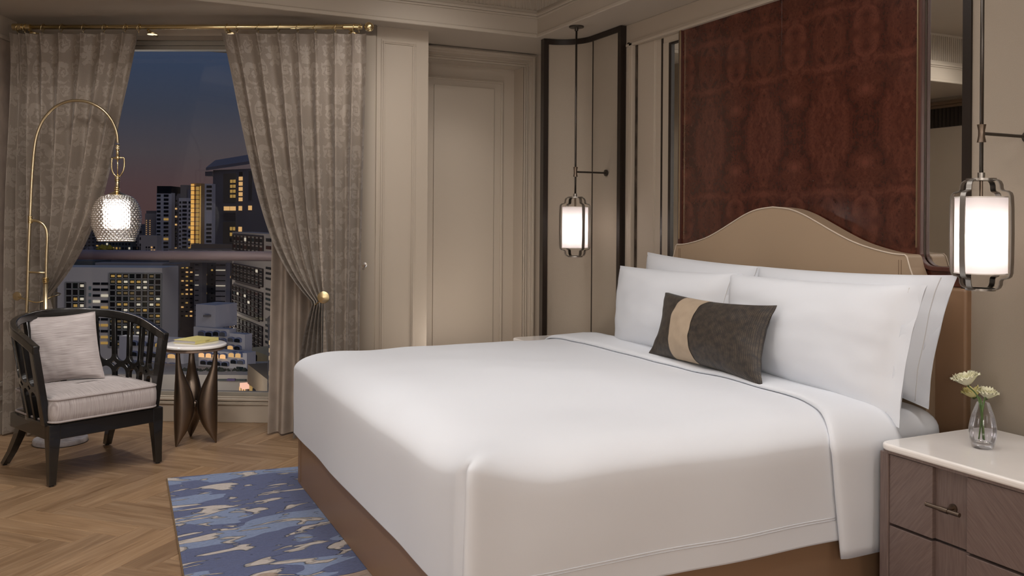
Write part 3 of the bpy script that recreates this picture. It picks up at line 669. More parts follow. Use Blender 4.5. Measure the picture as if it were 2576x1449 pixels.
# ================================================================ NIGHTSTANDS
def nightstand(label, y0, y1, mirrored=False):
    X0, X1 = 2.445, 2.97; t = thing('nightstand', label, 'nightstand', (2.7, (y0+y1)/2, 0))
    a, b = y0, y1      # y1 is the side next to...
    ys = [y1-.035, y1-.203, y1-.325, y0+.035] if not mirrored else [y1-.035, y1-.203, y1-.325, y0+.035]
    MB().box(X0+.036, X1, y0+.02, y1-.02, .02, .572).build('cabinet_body', mat('drawer_gap', (.03, .02, .018), .6), t)
    st = MB().box(X0, X0+.045, y1-.035, y1, .0, .572).box(X0, X0+.045, y0, y0+.035, 0, .572).box(X0+.045, X1, y1-.02, y1, 0, .572).box(X0+.045, X1, y0, y0+.02, 0, .572).box(X0+.004, X0+.03, y0+.02, y1-.02, .04, .07)
    st.build('cabinet_frame', ven_v, t, bevel=.003)
    for z0, z1 in ((.334, .566), (.082, .325)):
        dr_ = MB().box(X0+.022, X0+.034, ys[2], ys[1], z0, z1).build('drawer', ven_v, t)
        MB().box(X0+.006, X0+.03, ys[1], ys[0], z0, z1).build('drawer_panel', ven_a, dr_, bevel=.002)
        MB().box(X0+.006, X0+.03, ys[3], ys[2], z0, z1).build('drawer_panel', ven_b, dr_, bevel=.002)
        zc = (z0+z1)/2; ym = (ys[1]+ys[2])/2; h = MB()
        h.tube([(X0-.022, ym+.062, zc), (X0-.022, ym-.058, zc)], .0068, 14).tube([(X0-.022, ym+.012, zc), (X0-.022, ym-.018, zc)], .0088, 14)
        h.tube([(X0-.022, ym-.004, zc), (X0+.024, ym-.004, zc)], .0055, 12).tube([(X0+.016, ym-.004, zc), (X0+.022, ym-.004, zc)], .014, 16)
        h.build('handle', bronze, dr_, autos=40)
    tp = rrect(X0-.008, X1+.01, y0-.006, y1+.006, .045)
    MB().prism([p+V((0, 0, .578)) for p in tp], (0, 0, .024)).build('marble_top', marble, t, bevel=.008, seg=3, autos=None)
    MB().prism([p*1+V((0, 0, .57)) for p in rrect(X0-.002, X1, y0, y1, .03)], (0, 0, .009)).build('top_rail', ven_v, t)
    return t
nightstand('walnut nightstand with pale marble top, under the vase of flowers', 1.47, 2.148)
nightstand('nightstand mostly hidden behind the far side of the bed, marble top showing', 4.56, 5.04)
# ================================================================ PENDANTS
def pendant(label, x, y, ztop, zbot, yaw, lx):
    t = thing('pendant_lamp', label, 'pendant lamp', (x, y, ZC)); H = ztop-zbot
    MB().lathe([(.0, ZC-.001), (.048, ZC-.001), (.048, ZC-.008), (.012, ZC-.010), (.012, ZC-.03), (0, ZC-.03)][::-1], (x, y, 0), 28).build('ceiling_plate', dark_bronze, t, autos=30)
    MB().tube([(x, y, ZC-.02), (x, y, ztop)], .0065, 12).build('rod', dark_bronze, t, smooth=True)
    MB().lathe([(.0, 1.634), (.015, 1.634), (.011, 1.655), (.011, 1.675), (.015, 1.696), (0, 1.696)], (x, y, 0), 16).build('rod_collar', bronze, t, autos=40)
    MB().tube([(x, y, 1.665), (lx, y, 1.665)], .006, 12).tube([(lx-.014, y, 1.665), (lx-.004, y, 1.665)], .021, 18).build('wall_arm', dark_bronze, t, autos=40)
    MB().lathe([(0, ztop+.0), (.048, ztop), (.048, ztop-.008), (.014, ztop+.0), ][:3]+[(0, ztop-.008)], (x, y, 0), 28).lathe([(0, ztop+.02), (.012, ztop+.02), (.012, ztop-.002), (0, ztop-.002)], (x, y, 0), 16).build('top_disc', gunmetal, t, autos=40)
    MB().lathe([(.030, zbot+.008), (.048, zbot+.008), (.048, zbot), (.030, zbot), (.030, zbot+.008)], (x, y, 0), 28).build('bottom_ring', gunmetal, t, autos=40)
    # cage: four stepped flat straps
    def strap(a):
        R = V((math.cos(a), math.sin(a), 0)); P = []
        half = [(.040, 0), (.056, -.003), (.066, -.009), (.071, -.020), (.072, -.032), (.075, -.038), (.082, -.041), (.094, -.043), (.103, -.049), (.107, -.061), (.109, -.10)]
        for r, z in half: P.append(V((x, y, ztop-.004+z))+R*r)
        P.append(V((x, y, (ztop+zbot)/2))+R*.110)
        for r, z in half[::-1]: P.append(V((x, y, zbot+.004-z))+R*r)
        return MB().bar(P, .019, .0035, R if False else (lambda i: V((-0, 0, 1)).cross(R).cross((P[min(i+1, len(P)-1)]-P[max(i-1, 0)]).normalized()) ))
    for k in range(4): strap(yaw+k*PI/2).build('cage_strap', gunmetal, t, autos=50)
    zt, zb = ztop-.064, zbot+.058
    MB().lathe([(.083, zb), (.083, zt)], (x, y, 0), 40).build('shade', shade_m, t, smooth=True).data.polygons
    sh = t.children[-1] if False else None
    MB().lathe([(.0842, zt-.004), (.0842, zt), (.0812, zt), (.0812, zt-.004), (.0842, zt-.004)], (x, y, 0), 40).build('shade_rim', mat('rim_linen', (.7, .66, .62), .8), t)
    MB().lathe([(.0842, zb), (.0842, zb+.004), (.0812, zb+.004), (.0812, zb), (.0842, zb)], (x, y, 0), 40).build('shade_rim', mat('rim_linen', (.7, .66, .62), .8), t)
    MB().tube([(x, y, ztop-.008), (x, y, zt-.02)], .006, 10).tube([(x, y, zt-.01), (x, y, zt-.05)], .014, 12).build('lamp_holder', bronze, t, autos=40)
    lamp('pendant_bulb', 'POINT', (x, y, (zt+zb)/2-.01), 3.4, (1, .92, .88), .028)
    return t
def open_ends(o): pass
pendant('caged pendant lamp in front of the far beige screen', 2.812, 4.885, 1.505, 1.118, 1.553, 3.05)
pendant('caged pendant lamp hanging nearest, above the vase nightstand', 2.80, 2.035, 1.508, 1.118, .09, 3.06)
for o in bpy.data.objects:   # shades are open at both ends
    if o.name.startswith('shade') and 'rim' not in o.name:
        me = o.data; import bmesh; bm = bmesh.new(); bm.from_mesh(me); bmesh.ops.delete(bm, geom=[f for f in bm.faces if len(f.verts) > 4], context='FACES'); bm.to_mesh(me); bm.free()
# ================================================================ VASE + FLOWERS
vb = PZ(2472, 1127, .602); vx, vy = vb.x, vb.y+.0
t = thing('flower_vase', 'small clear glass vase half full of water on the marble nightstand', 'vase', (vx, vy, .602))
vo = [(0, 0), (.027, 0), (.034, .006), (.040, .03), (.043, .055), (.041, .08), (.035, .108), (.026, .135), (.0195, .152)]
vi = [(.018, .152), (.0245, .135), (.0335, .108), (.0392, .08), (.041, .055), (.038, .03), (.033, .018), (0, .016)]
MB().lathe(cat(vo[1:], 3), (vx, vy, .602), 40).build('glass', vase_glass, t, smooth=True); 
wt = [(0, .0165), (.0325, .019), (.0375, .03), (.0405, .055), (.0388, .08), (.0352, .100), (0, .100)]
MB().lathe(wt, (vx, vy, .602), 40).build('water', water_m, t, autos=40)
green = mat('stem_green', (.07, .13, .03), .5); petal = mat('petal_cream', (1, .93, .45), .55, emit=None)
petal_w = mat('petal_white', (1, .98, .74), .55)
for pm_ in (petal, petal_w): pm_.node_tree.nodes['Principled BSDF'].inputs['Subsurface Weight'].default_value = .0; pm_.node_tree.nodes['Principled BSDF'].inputs['Subsurface Scale'].default_value = .02
def flower(label, p0, p1, head, R, tilt, n=13, mt_=None, sd=0):
    rnd = random.Random(sd)
    h = V(head); t = thing('flower', label, 'flower', p0)
    MB().tube(cat([tuple(p0), tuple(p1), tuple(h)], 8), .0024, 8).build('stem', green, t, smooth=True)
    ax = V(tilt).normalized(); a1 = ax.orthogonal().normalized(); a2 = ax.cross(a1)
    sp = MB()
    for k in range(5):
        a = 2*PI*k/5; d = a1*math.cos(a)+a2*math.sin(a); sp.tube([h, h+ax*.012+d*.006, h+ax*.024+d*.012], lambda s: .0022*(1-s)+.0006, 6)
    sp.build('sepal', green, t, smooth=True)
    for k in range(n):
        lay = k/n; a = k*2.4+rnd.random()*.3; d = a1*math.cos(a)+a2*math.sin(a); tg = ax.cross(d)
        op = .35+.65*(1-lay); L = R*(1.0+.15*rnd.random()); w_ = R*(.62-.15*lay)
        def fn(u, v):
            s = 2*u-1; rad = L*op*(v**.75)*.95+.003; hgt = L*(1.12-.18*op)*v*(1-.22*v*op)
            wd = w_*math.sin(PI*min(1, v*.62+.03))**.8; fr_ = .0045*math.sin(s*11+k*2)*v**3
            c_ = rad*(1-.32*s*s*(1-.3*v)); return h+ax*(.004+hgt+fr_-(v**5)*L*.22*op)+d*c_+tg*(s*wd)
        MB().grid(fn, 8, 8).build('petal', mt_ or petal, t, smooth=True, solid=.0007)
zb_ = .63
flower('cream lisianthus bloom leaning left, highest in the vase', (vx+.004, vy+.001, zb_), (vx-.004, vy+.012, .76), PD(2436, 972, 3.24), .054, (-.15, .25, 1), 16, petal_w, 1)
flower('half-hidden pale yellow bloom between the other two blooms', (vx-.001, vy-.006, zb_), (vx-.0, vy+.008, .76), PD(2450, 1003, 3.28), .044, (-.1, .25, 1), 9, petal, 2)
flower('cream lisianthus bloom on the right of the vase', (vx-.006, vy+.01, zb_), (vx+.002, vy-.003, .76), PD(2482, 1005, 3.25), .043, (.05, -.1, 1), 14, petal_w, 3)
# ================================================================ RUG
rc = [PZ(421, 1207, .012), PZ(463, 1449, .012)]; r0 = V((.372, 4.824, 0)); r1 = V((.331, 3.50, 0)); ra = (r0-r1).normalized(); rx = V((.995, -.10, 0))
rb = MB(); A = r0; B = r0+rx*2.3; Dn = r0-ra*2.6; Cn = B-ra*2.6
rb.grid(lambda u, v: (A+(B-A)*u)*(1-v)+(Dn+(B-A)*u)*v+V((0, 0, .012 if .001 < u < .999 and .001 < v < .999 else .003)), 120, 130, flip=True)
rb.prism([Dn, Cn, B, A], (0, 0, .0115))
rg = thing('rug', 'blue and cream carved wool rug under the foot of the bed', 'rug', (1.4, 3.6, 0)); rb.build('pile', rug_m, rg, smooth=False)
MB().bar([A+V((-.003, .003, .004)), Dn+V((-.003, 0, .004))], .006, .007, (0, 0, 1)).build('bound_edge', mat('rug_edge', (.16, .10, .05), .9, bump=.6, bscale=300), rg)
# ================================================================ ARMCHAIR
LA = V((.911, .413, 0)).normalized(); LB_ = V((-LA.y, LA.x, 0)); O_ = (V((-.17, 4.924, 0))+V((.375, 5.171, 0)))/2
def cl(a, b, z): return O_+LA*a+LB_*b+V((0, 0, z))
TC = Matrix(((LA.x, LB_.x, 0, O_.x), (LA.y, LB_.y, 0, O_.y), (0, 0, 1, 0), (0, 0, 0, 1)))
ch = thing('armchair', 'black lacquered barrel armchair with fretwork back by the window', 'armchair', O_+LB_*.3)
def leg(ch, pts, name='leg'):
    mb = MB(); vs = []; n = len(pts)
    for a, b, z, w_, d_ in pts:
        for x, y in ((-1, -1), (1, -1), (1, 1), (-1, 1)): vs.append(cl(a+x*w_/2, b+y*d_/2, z))
    fs = [(3, 2, 1, 0), tuple(range(4*n-4, 4*n))]
    for i in range(n-1):
        for k in range(4): fs.append((4*i+k, 4*i+(k+1) % 4, 4*i+4+(k+1) % 4, 4*i+4+k))
    ob = mb.add(vs, fs).build(name, blackwood, ch, bevel=.003)
    a, b = pts[0][0], pts[0][1]; MB().lathe([(0, 0), (.011, 0), (.011, .008), (0, .008)], cl(a, b, 0), 14).build('foot_glide', mat('black_plastic', (.01, .01, .01), .5), ob)
    return ob
HW = .30
for s in (-1, 1):
    leg(ch, [(s*(HW-.020), .022, .007, .034, .034), (s*(HW-.024), .027, .12, .043, .043), (s*(HW-.028), .032, .235, .056, .058), (s*(HW-.028), .032, .31, .056, .058)])
    leg(ch, [(s*(HW-.02), .61, .007, .034, .045), (s*(HW-.035), .555, .08, .036, .05), (s*(HW-.045), .495, .17, .042, .056), (s*(HW-.05), .455, .24, .045, .06)])
ap = MB().box(-HW, HW, .004, .032, .232, .306, TC)
for s in (-1, 1): ap.box(min(s*HW, s*(HW-.03)), max(s*HW, s*(HW-.03)), .03, .49, .232, .306, TC)
ap.box(-HW+.03, HW-.03, .46, .49, .232, .306, TC); ap.build('seat_frame', blackwood, ch, bevel=.004)
MB().box(-HW+.02, HW-.02, .02, .48, .290, .312, TC).build('seat_deck', blackwood, ch, bevel=.003)
# barrel surface
def plan(s, t):
    # s in [0,1] round from left arm front to right arm front; t 0 at seat frame .. 1 at rail
    w_ = .284+.056*t; b0 = .045-.02*t; b1 = .24; dep = .255+.095*t; sh = -.008-.012*t
    L1 = b1-b0; La = PI*(w_+dep)/2*.985; T = 2*L1+La; d = s*T
    if d < L1: return (-w_+sh, b0+d)
    if d < L1+La:
        a = PI*(d-L1)/La; return (-w_*math.cos(a)+sh, b1+dep*math.sin(a))
    return (w_+sh, b1-(d-L1-La))
def zt_(s): return .690+.122*math.sin(PI*s)**.9
def brl(s, t):
    a, b = plan(s, t); z = .305+(zt_(s)-.305)*t; return cl(a, b, z)
def bn(s, t):
    e1 = brl(min(1, s+.005), t)-brl(max(0, s-.005), t); e2 = brl(s, min(1, t+.01))-brl(s, max(0, t-.01)); return e1.cross(e2).normalized()
def sbar(st, w_, h, closed=False): return MB().bar([brl(*q_) for q_ in st], w_, h, lambda i: bn(*st[i]), closed)
NC = 14; m0 = .028; cw = (1-2*m0)/NC; TM = .44
for i in range(NC):
    s0 = m0+cw*i; s1 = s0+cw; sc_ = (s0+s1)/2; hw = cw/2; lt = .095
    up = [(s0, .97), (s0, TM+lt)]+[(sc_-hw*math.cos(k*PI/10), TM+lt-lt*math.sin(k*PI/10)) for k in range(1, 10)]+[(s1, TM+lt), (s1, .97)]
    dn = [(s0, 0.0), (s0, TM-.02-lt)]+[(sc_-hw*math.cos(k*PI/10), TM-.02-lt+lt*math.sin(k*PI/10)) for k in range(1, 10)]+[(s1, TM-.02-lt), (s1, 0.0)]
    sbar(up, .024, .026).build('fretwork_loop', blackwood, ch, bevel=.002, seg=1, autos=50); sbar(dn, .024, .026).build('fretwork_loop', blackwood, ch, bevel=.002, seg=1, autos=50)
for s in (.012, .988): sbar([(s, 0), (s, .5), (s, .97)], .05, .034).build('arm_post', blackwood, ch, bevel=.003)
rail = [(k/48, 1.0) for k in range(49)]
MB().bar([brl(*q_)+(LB_*(-.012) if k in (0, 48) else V()) for k, q_ in enumerate(rail)], .046, .034, lambda i: V((0, 0, 1)).cross((brl(min(1, rail[i][0]+.01), 1)-brl(max(0, rail[i][0]-.01), 1)).normalized())).build('top_rail', blackwood, ch, bevel=.007, seg=3, autos=50)
MB().bar([brl(k/48, .005) for k in range(49)], .02, .03, lambda i: V((0, 0, 1)).cross((brl(min(1, i/48+.01), 0)-brl(max(0, i/48-.01), 0)).normalized())).build('bottom_rail', blackwood, ch, bevel=.003, autos=50)
# seat cushion
sc = MB(); x0, x1, y0, y1 = -.292, .266, -.012, .47
base = rrect(x0, x1, y0, y1, .045); n = len(base); prof = [(.012, .314), (.0, .322), (-.004, .36), (-.004, .40), (0, .428), (.012, .440), (.05, .450), (.12, .458), (.2, .462), (.25, .463)]
vs = []; uv = []
for ins, z in prof:
    for p in base:
        hx, hy = (x1-x0)/2, (y1-y0)/2; cx, cy = (x0+x1)/2, (y0+y1)/2
        q_ = V((cx+(p.x-cx)*(hx-ins)/hx, cy+(p.y-cy)*(hy-ins)/hy, z))
        lim = .262 if q_.y > .035 else 1
        if q_.y > .22: lim = .262*math.sqrt(max(.05, 1-((q_.y-.22)/.27)**2))
        q_.x = max(-lim-.008, min(lim, q_.x)); vs.append(TC @ q_)
        top = z > .435; uv.append((q_.y*.9, q_.x*.9) if top else (z*.9, (q_.x+q_.y)*.9))
fs = [(j*n+i, j*n+(i+1) % n, (j+1)*n+(i+1) % n, (j+1)*n+i) for j in range(len(prof)-1) for i in range(n)]+[tuple(range((len(prof)-1)*n, len(prof)*n)), tuple(range(n))[::-1]]
sco = sc.add(vs, fs, uv).build('seat_cushion', seatfab, ch, smooth=True)
pipm = mat('cushion_piping', (.34, .30, .29), .8)
for z in (.434, .322): MB().tube([TC @ V((p.x*1.0, p.y, z)) for p in base], .0055, 8, closed=True).build('piping', pipm, sco, smooth=True)
# scatter cushion
pc = [PD(94, 966, 4.76), PD(262, 950, 4.83), PD(238, 785, 4.96), PD(52, 800, 4.80)]
ob, pos, nr = pillow('scatter_cushion', 'square lilac-grey cushion leaning in the black armchair', 'cushion', pc, .062, seatfab, .06, None, n=30, uvs=(.34, .33), round_=.55, seed=8)
edge = [(-1+2*i/20, -1) for i in range(20)]+[(1, -1+2*i/20) for i in range(20)]+[(1-2*i/20, 1) for i in range(20)]+[(-1, 1-2*i/20) for i in range(20)]
MB().tube([pos(a, b, 0) for a, b in edge], .0042, 8, closed=True).build('piping', pipm, ob, smooth=True)
# ================================================================ SIDE TABLE + BOOK
tcx = V((.582, 5.60, 0)); tt = thing('side_table', 'round marble-topped side table on three bronze petal legs', 'side table', tcx); tz = .585
MB().lathe([(0, tz-.012), (.178, tz-.012), (.184, tz-.006), (.184, tz+.002), (.178, tz+.008), (.165, tz+.010), (0, tz+.010)], tcx, 64).build('marble_top', marble, tt, autos=40)
MB().lathe([(.170, tz-.014), (.187, tz-.014), (.1875, tz-.009), (.17, tz-.009)], tcx, 64).build('brass_ring', bronze, tt, autos=40)
MB().lathe([(0, tz-.028), (.172, tz-.028), (.176, tz-.024), (.176, tz-.014), (0, tz-.014)], tcx, 64).build('underplate', mat('champagne_metal', (.45, .36, .31), .4, .6), tt, autos=40)
def petal_leg(pf):
    R = (pf-tcx); r0_ = R.length; R = R.normalized(); Tg = V((-R.y, R.x, 0)); n = 20
    prof = [(0.0, .006, .006), (.012, .012, .011), (.05, .042, .026), (.1, .080, .042), (.16, .110, .053), (.22, .121, .057), (.28, .114, .053), (.34, .092, .044), (.40, .062, .031), (.46, .035, .020), (.52, .023, .015), (.558, .020, .014)]
    mb = MB(); vs = []; P = cat(prof, 3)
    for z, wr_, wt_ in P:
        for k in range(n):
            a = 2*PI*k/n; x = math.cos(a); y = math.sin(a)
            rad = r0_-wr_/2+wr_/2*x; tt_ = wt_*y*(1-.15*x); vs.append(tcx+R*rad+Tg*tt_+V((0, 0, z)))
    fs = [(j*n+i, j*n+(i+1) % n, (j+1)*n+(i+1) % n, (j+1)*n+i) for j in range(len(P)-1) for i in range(n)]+[tuple(range(n))[::-1]]
    mb.add(vs, fs).build('petal_leg', bronze, tt, smooth=True)
for px, py in ((437, 1126), (549, 1114), (482, 1100)):
    p = PZ(px, py); d = (p-tcx).normalized(); petal_leg(tcx+d*.148)
MB().lathe([(.0, .20)]+[(.024*math.sin(PI*i/10), .225-.024*math.cos(PI*i/10)) for i in range(1, 10)]+[(0, .25)], tcx, 24).build('centre_ball', bronze, tt, smooth=True)
# book
bz0 = tz+.011
def bp(x, y): return PZ(x, y, bz0)
c0 = bp(436, 862.5); c1 = bp(491.5, 866.8); c2 = bp(539, 855.5); c3 = c0+(c2-c1)
bx = (c1-c0); by = (c2-c1); bx_n = bx.normalized(); by_n = (by-bx_n*by.dot(bx_n)).normalized(); lw, ld = bx.length, by.length*.98
TBk = Matrix(((bx_n.x, by_n.x, 0, c0.x), (bx_n.y, by_n.y, 0, c0.y), (0, 0, 1, bz0), (0, 0, 0, 1)))
bk = thing('book', 'pale yellow hardback book lying on the side table', 'book', c0)
yel = mat('book_yellow', (.60, .53, .20), .45); 
MB().box(0, lw, 0, ld, 0, .0022, TBk).box(0, lw, 0, ld, .0178, .02, TBk).box(lw-.003, lw+.001, 0, ld, 0, .02, TBk).build('cover', yel, bk, bevel=.0008)
MB().box(.004, lw-.004, .004, ld-.004, .0022, .0178, TBk).build('pages', mat('paper', (.55, .52, .53), .8), bk)
def text(s, size, M4, mt_, par, name='lettering'):
    cu_ = bpy.data.curves.new('t', 'FONT'); cu_.body = s; cu_.size = size; cu_.extrude = .0002
    to = bpy.data.objects.new('t', cu_); COL.objects.link(to); bpy.context.view_layer.update()
    me = bpy.data.meshes.new_from_object(to.evaluated_get(bpy.context.evaluated_depsgraph_get())); bpy.data.objects.remove(to)
    me.transform(M4); me.materials.append(mt_); ob = bpy.data.objects.new(name, me); COL.objects.link(ob); link(ob, par); return ob
ink = mat('book_ink', (.14, .10, .03), .6)
S1 = TBk @ Matrix.Translation((lw+.0013, ld*.42, .006)) @ Matrix(((0, 0, 1, 0), (1, 0, 0, 0), (0, 1, 0, 0), (0, 0, 0, 1)))
text('ALBERT', .0115, S1, ink, bk); 
# ================================================================ FLOOR LAMP
DL = 5.38
lb = V((-.215, 6.0, 0))*0+PZ(120, 1113); lb = PZ(120, 1128)+V((.435, .9, 0))*.145
fl_ = thing('floor_lamp', 'brass arc floor lamp with dimpled glass shade behind the armchair', 'floor lamp', lb)
MB().lathe([(0, 0), (.145, 0), (.15, .004), (.15, .024), (.145, .03), (0, .03)], lb, 48).build('marble_base', marble_g, fl_, autos=40)
MB().lathe([(.15, .0005), (.1525, .0005), (.1525, .004), (.15, .004)], lb, 48).build('base_rim', dark_bronze, fl_)
dl = (lb).dot(V((_s, _c, 0)))
def lp(x, y): return PD(x, y, dl)
p_top = lp(115, 706); p_b = V((p_top.x, p_top.y, .03))
MB().tube([p_b, p_top], .0125, 16).build('pole', brass_s, fl_, smooth=True)
def rings(mb, p, r, k=3, sp=.011, d=V((0, 0, 1))):
    for i in range(k): c = p+d*(sp*(i-(k-1)/2)); mb.tube([c-d*.0042, c-d*.002, c+d*.002, c+d*.0042], lambda s: r*(.82 if s in (0, 1) else 1), 16)
    return mb
rings(MB(), p_top+V((0, 0, .004)), .019).build('pole_collar', brass, fl_, autos=40)
hk = [lp(*p) for p in ((116, 704), (117, 650), (119, 600), (117, 580), (110, 566), (99, 558), (88, 555), (77, 556))]
MB().tube([V(p) for p in cat([tuple(p) for p in hk], 5)], .0085, 12).build('hook_tube', brass_s, fl_, smooth=True)
arcp = [lp(*p) for p in ((67, 800), (69, 740), (72, 640), (76, 540), (81, 440), (87, 370), (96, 330), (112, 297), (138, 270), (168, 256), (198, 253), (228, 259), (258, 276), (280, 301), (293, 332), (296.5, 360))]
arcp = [V((arcp[0].x-.004, arcp[0].y+.002, .45))]+arcp
MB().tube([V(p) for p in cat([tuple(p) for p in arcp], 5)], .0085, 12).build('arc_tube', brass_s, fl_, smooth=True)
MB().tube([lp(71, 685), lp(116, 686)], .006, 10).build('cross_bar', brass_s, fl_, smooth=True)
rings(MB(), lp(76, 553), .0135, 5, .009).build('arc_collar', brass, fl_, autos=40)
MB().tube([lp(116, 725), V((lp(72, 700).x, lp(72, 700).y, .47))][:1]+[lp(116, 990), lp(68, 990)][:0]+[lp(116, 724)], .003, 6)
hx = 296
rings(MB(), lp(hx, 371), .0135).build('link_collar', brass, fl_, autos=40)
MB().tube([lp(hx, 374), lp(hx, 395)], .0085, 12).lathe([(0, -.014)]+[(.014*math.sin(PI*i/8), -.014*math.cos(PI*i/8)) for i in range(1, 8)]+[(0, .014)], lp(hx, 397), 16).build('swivel_ball', brass, fl_, smooth=True)
sh_ = [lp(hx, 397), lp(282, 397.5), lp(281, 410), lp(282, 428), lp(288, 440), lp(296, 444), lp(304, 440), lp(311, 427), lp(313, 410), lp(312, 397), lp(hx, 397)]
MB().tube([V(p) for p in cat([tuple(p) for p in sh_[1:-1]], 4)]+[lp(hx, 397), sh_[1]], .0048, 8).tube([lp(hx, 397), lp(hx, 444)], .0038, 8).build('stirrup', brass, fl_, smooth=True)
rings(MB(), lp(hx-.5, 450), .0155).build('shade_collar', brass, fl_, autos=40); MB().tube([lp(hx, 449), lp(294.5, 480)], .0105, 14).build('neck', brass_s, fl_, smooth=True)
rings(MB(), lp(294.5, 477), .0175).build('shade_collar', brass, fl_, autos=40)
dc = lp(293.5, 490); sz = dl/F
MB().lathe([(0, .026), (.012, .022), (.03, .012), (.056, .0), (.0565, -.003), (0, -.003)][::-1], dc, 40).build('shade_cap', brass_s, fl_, autos=40)
dp = [(22, 0), (34, -4), (45, -15), (52, -28), (56, -44), (57, -60), (55.5, -76), (51, -92), (46, -105), (42, -117)]
dpc = [V((a*sz, b*sz, 0)) for a, b in [tuple(p) for p in cat(dp, 6)]]
# resample profile evenly
LL = [0]
for i in range(1, len(dpc)): LL.append(LL[-1]+(dpc[i]-dpc[i-1]).length)
NP, NA = 150, 240; vs = []; fs = []
for j in range(NP+1):
    s = LL[-1]*j/NP; i = 0
    while i < len(LL)-2 and LL[i+1] < s: i += 1
    p = dpc[i].lerp(dpc[i+1], (s-LL[i])/(LL[i+1]-LL[i]))
    row = s/.0135; ri = math.floor(row)
    for k in range(NA):
        a = 2*PI*k/NA; cn = 30; ph = a/(2*PI)*cn+(.5 if ri % 2 else 0); fx = (ph % 1)-.5; fy = (row % 1)-.5
        d2 = math.sqrt((fx*1.05)**2+(fy*1.0)**2); bmp = .0065*max(0, 1-(d2/.52)**2)-.0025*(1 if d2 > .5 else 0)
        r_ = p.x+bmp; vs.append(dc+V((r_*math.cos(a), r_*math.sin(a), p.y)))
for j in range(NP):
    for k in range(NA): fs.append((j*NA+k, j*NA+(k+1) % NA, (j+1)*NA+(k+1) % NA, (j+1)*NA+k))
MB().add(vs, fs).build('glass_dome', dome_glass, fl_, smooth=True)
oc = MB().lathe([(.065, -.205), (.072, -.20), (.076, -.19), (.076, -.045), (.072, -.033), (.05, -.026)], dc, 40)
oc.f = [f for f in oc.f if len(f) == 4]; oc.build('opal_diffuser', opal_m, fl_, smooth=True)
lamp('floor_lamp_bulb', 'POINT', dc+V((0, 0, -.11)), 14, (1, .93, .88), .03)
# ================================================================ CURTAINS, ROD
R0 = V((-.43, 6.22, 0)); RE = E_
def rp(s, d, z): return R0+RE*s+N_*d+V((0, 0, z))
rod = thing('curtain_rod', 'long brass curtain rod with ball finial above the window', 'curtain rod', R0)
ZR = 2.525
MB().tube([rp(.03, 0, ZR), rp(2.17, 0, ZR)], .0145, 20).build('pole', brass, rod, smooth=True)
MB().tube([rp(0, 0, ZR), rp(.06, 0, ZR)], .021, 20).tube([rp(.05, 0, ZR), rp(.11, 0, ZR)], .0175, 20).tube([rp(2.06, 0, ZR), rp(2.15, 0, ZR)], .0175, 20).build('end_sleeve', brass, rod, autos=40)
MB().tube([rp(2.15, 0, ZR), rp(2.175, 0, ZR)], .012, 16).build('finial_neck', brass, rod, autos=40)
MB().lathe([(.0, -.029)]+[(.029*math.sin(PI*i/14), -.029*math.cos(PI*i/14)) for i in range(1, 14)]+[(0, .029)], rp(2.215, 0, ZR), 28).build('finial', brass, rod, smooth=True)
for s in (.10, .845, 1.345, 2.10): MB().tube([rp(s, 0, ZR-.018), rp(s+.01, -.05, ZR-.03), rp(s+.015, -.10, ZR-.035)], .008, 10).lathe([(0, -.004), (.03, -.004), (.03, .004), (0, .004)], rp(s+.01, -.04, ZR-.034), 20).build('bracket', brass, rod, autos=40)
plL = [.03, .075, .188, .305, .443, .572, .704, .79]; plR = [1.325, 1.403, 1.533, 1.663, 1.779, 1.889, 2.012, 2.122, 2.19]
ringp = [p for p in plL[:7]]+[.79, 1.335]+plR[1:8]+[2.155]
for i, s in enumerate(ringp):
    c = rp(s, .002, ZR-.004); MB().tube([c+N_*(.0215*math.cos(a))+V((0, 0, .0215*math.sin(a)))+E_*(.006*math.sin(a)) for a in [2*PI*k/24 for k in range(24)]], .0022, 6, closed=True).tube([c+V((0, 0, -.021)), c+V((0, 0, -.034))], .0016, 6).build('curtain_ring', brass, rod, smooth=True)
ZTOP = 2.482; ZTIE = .845
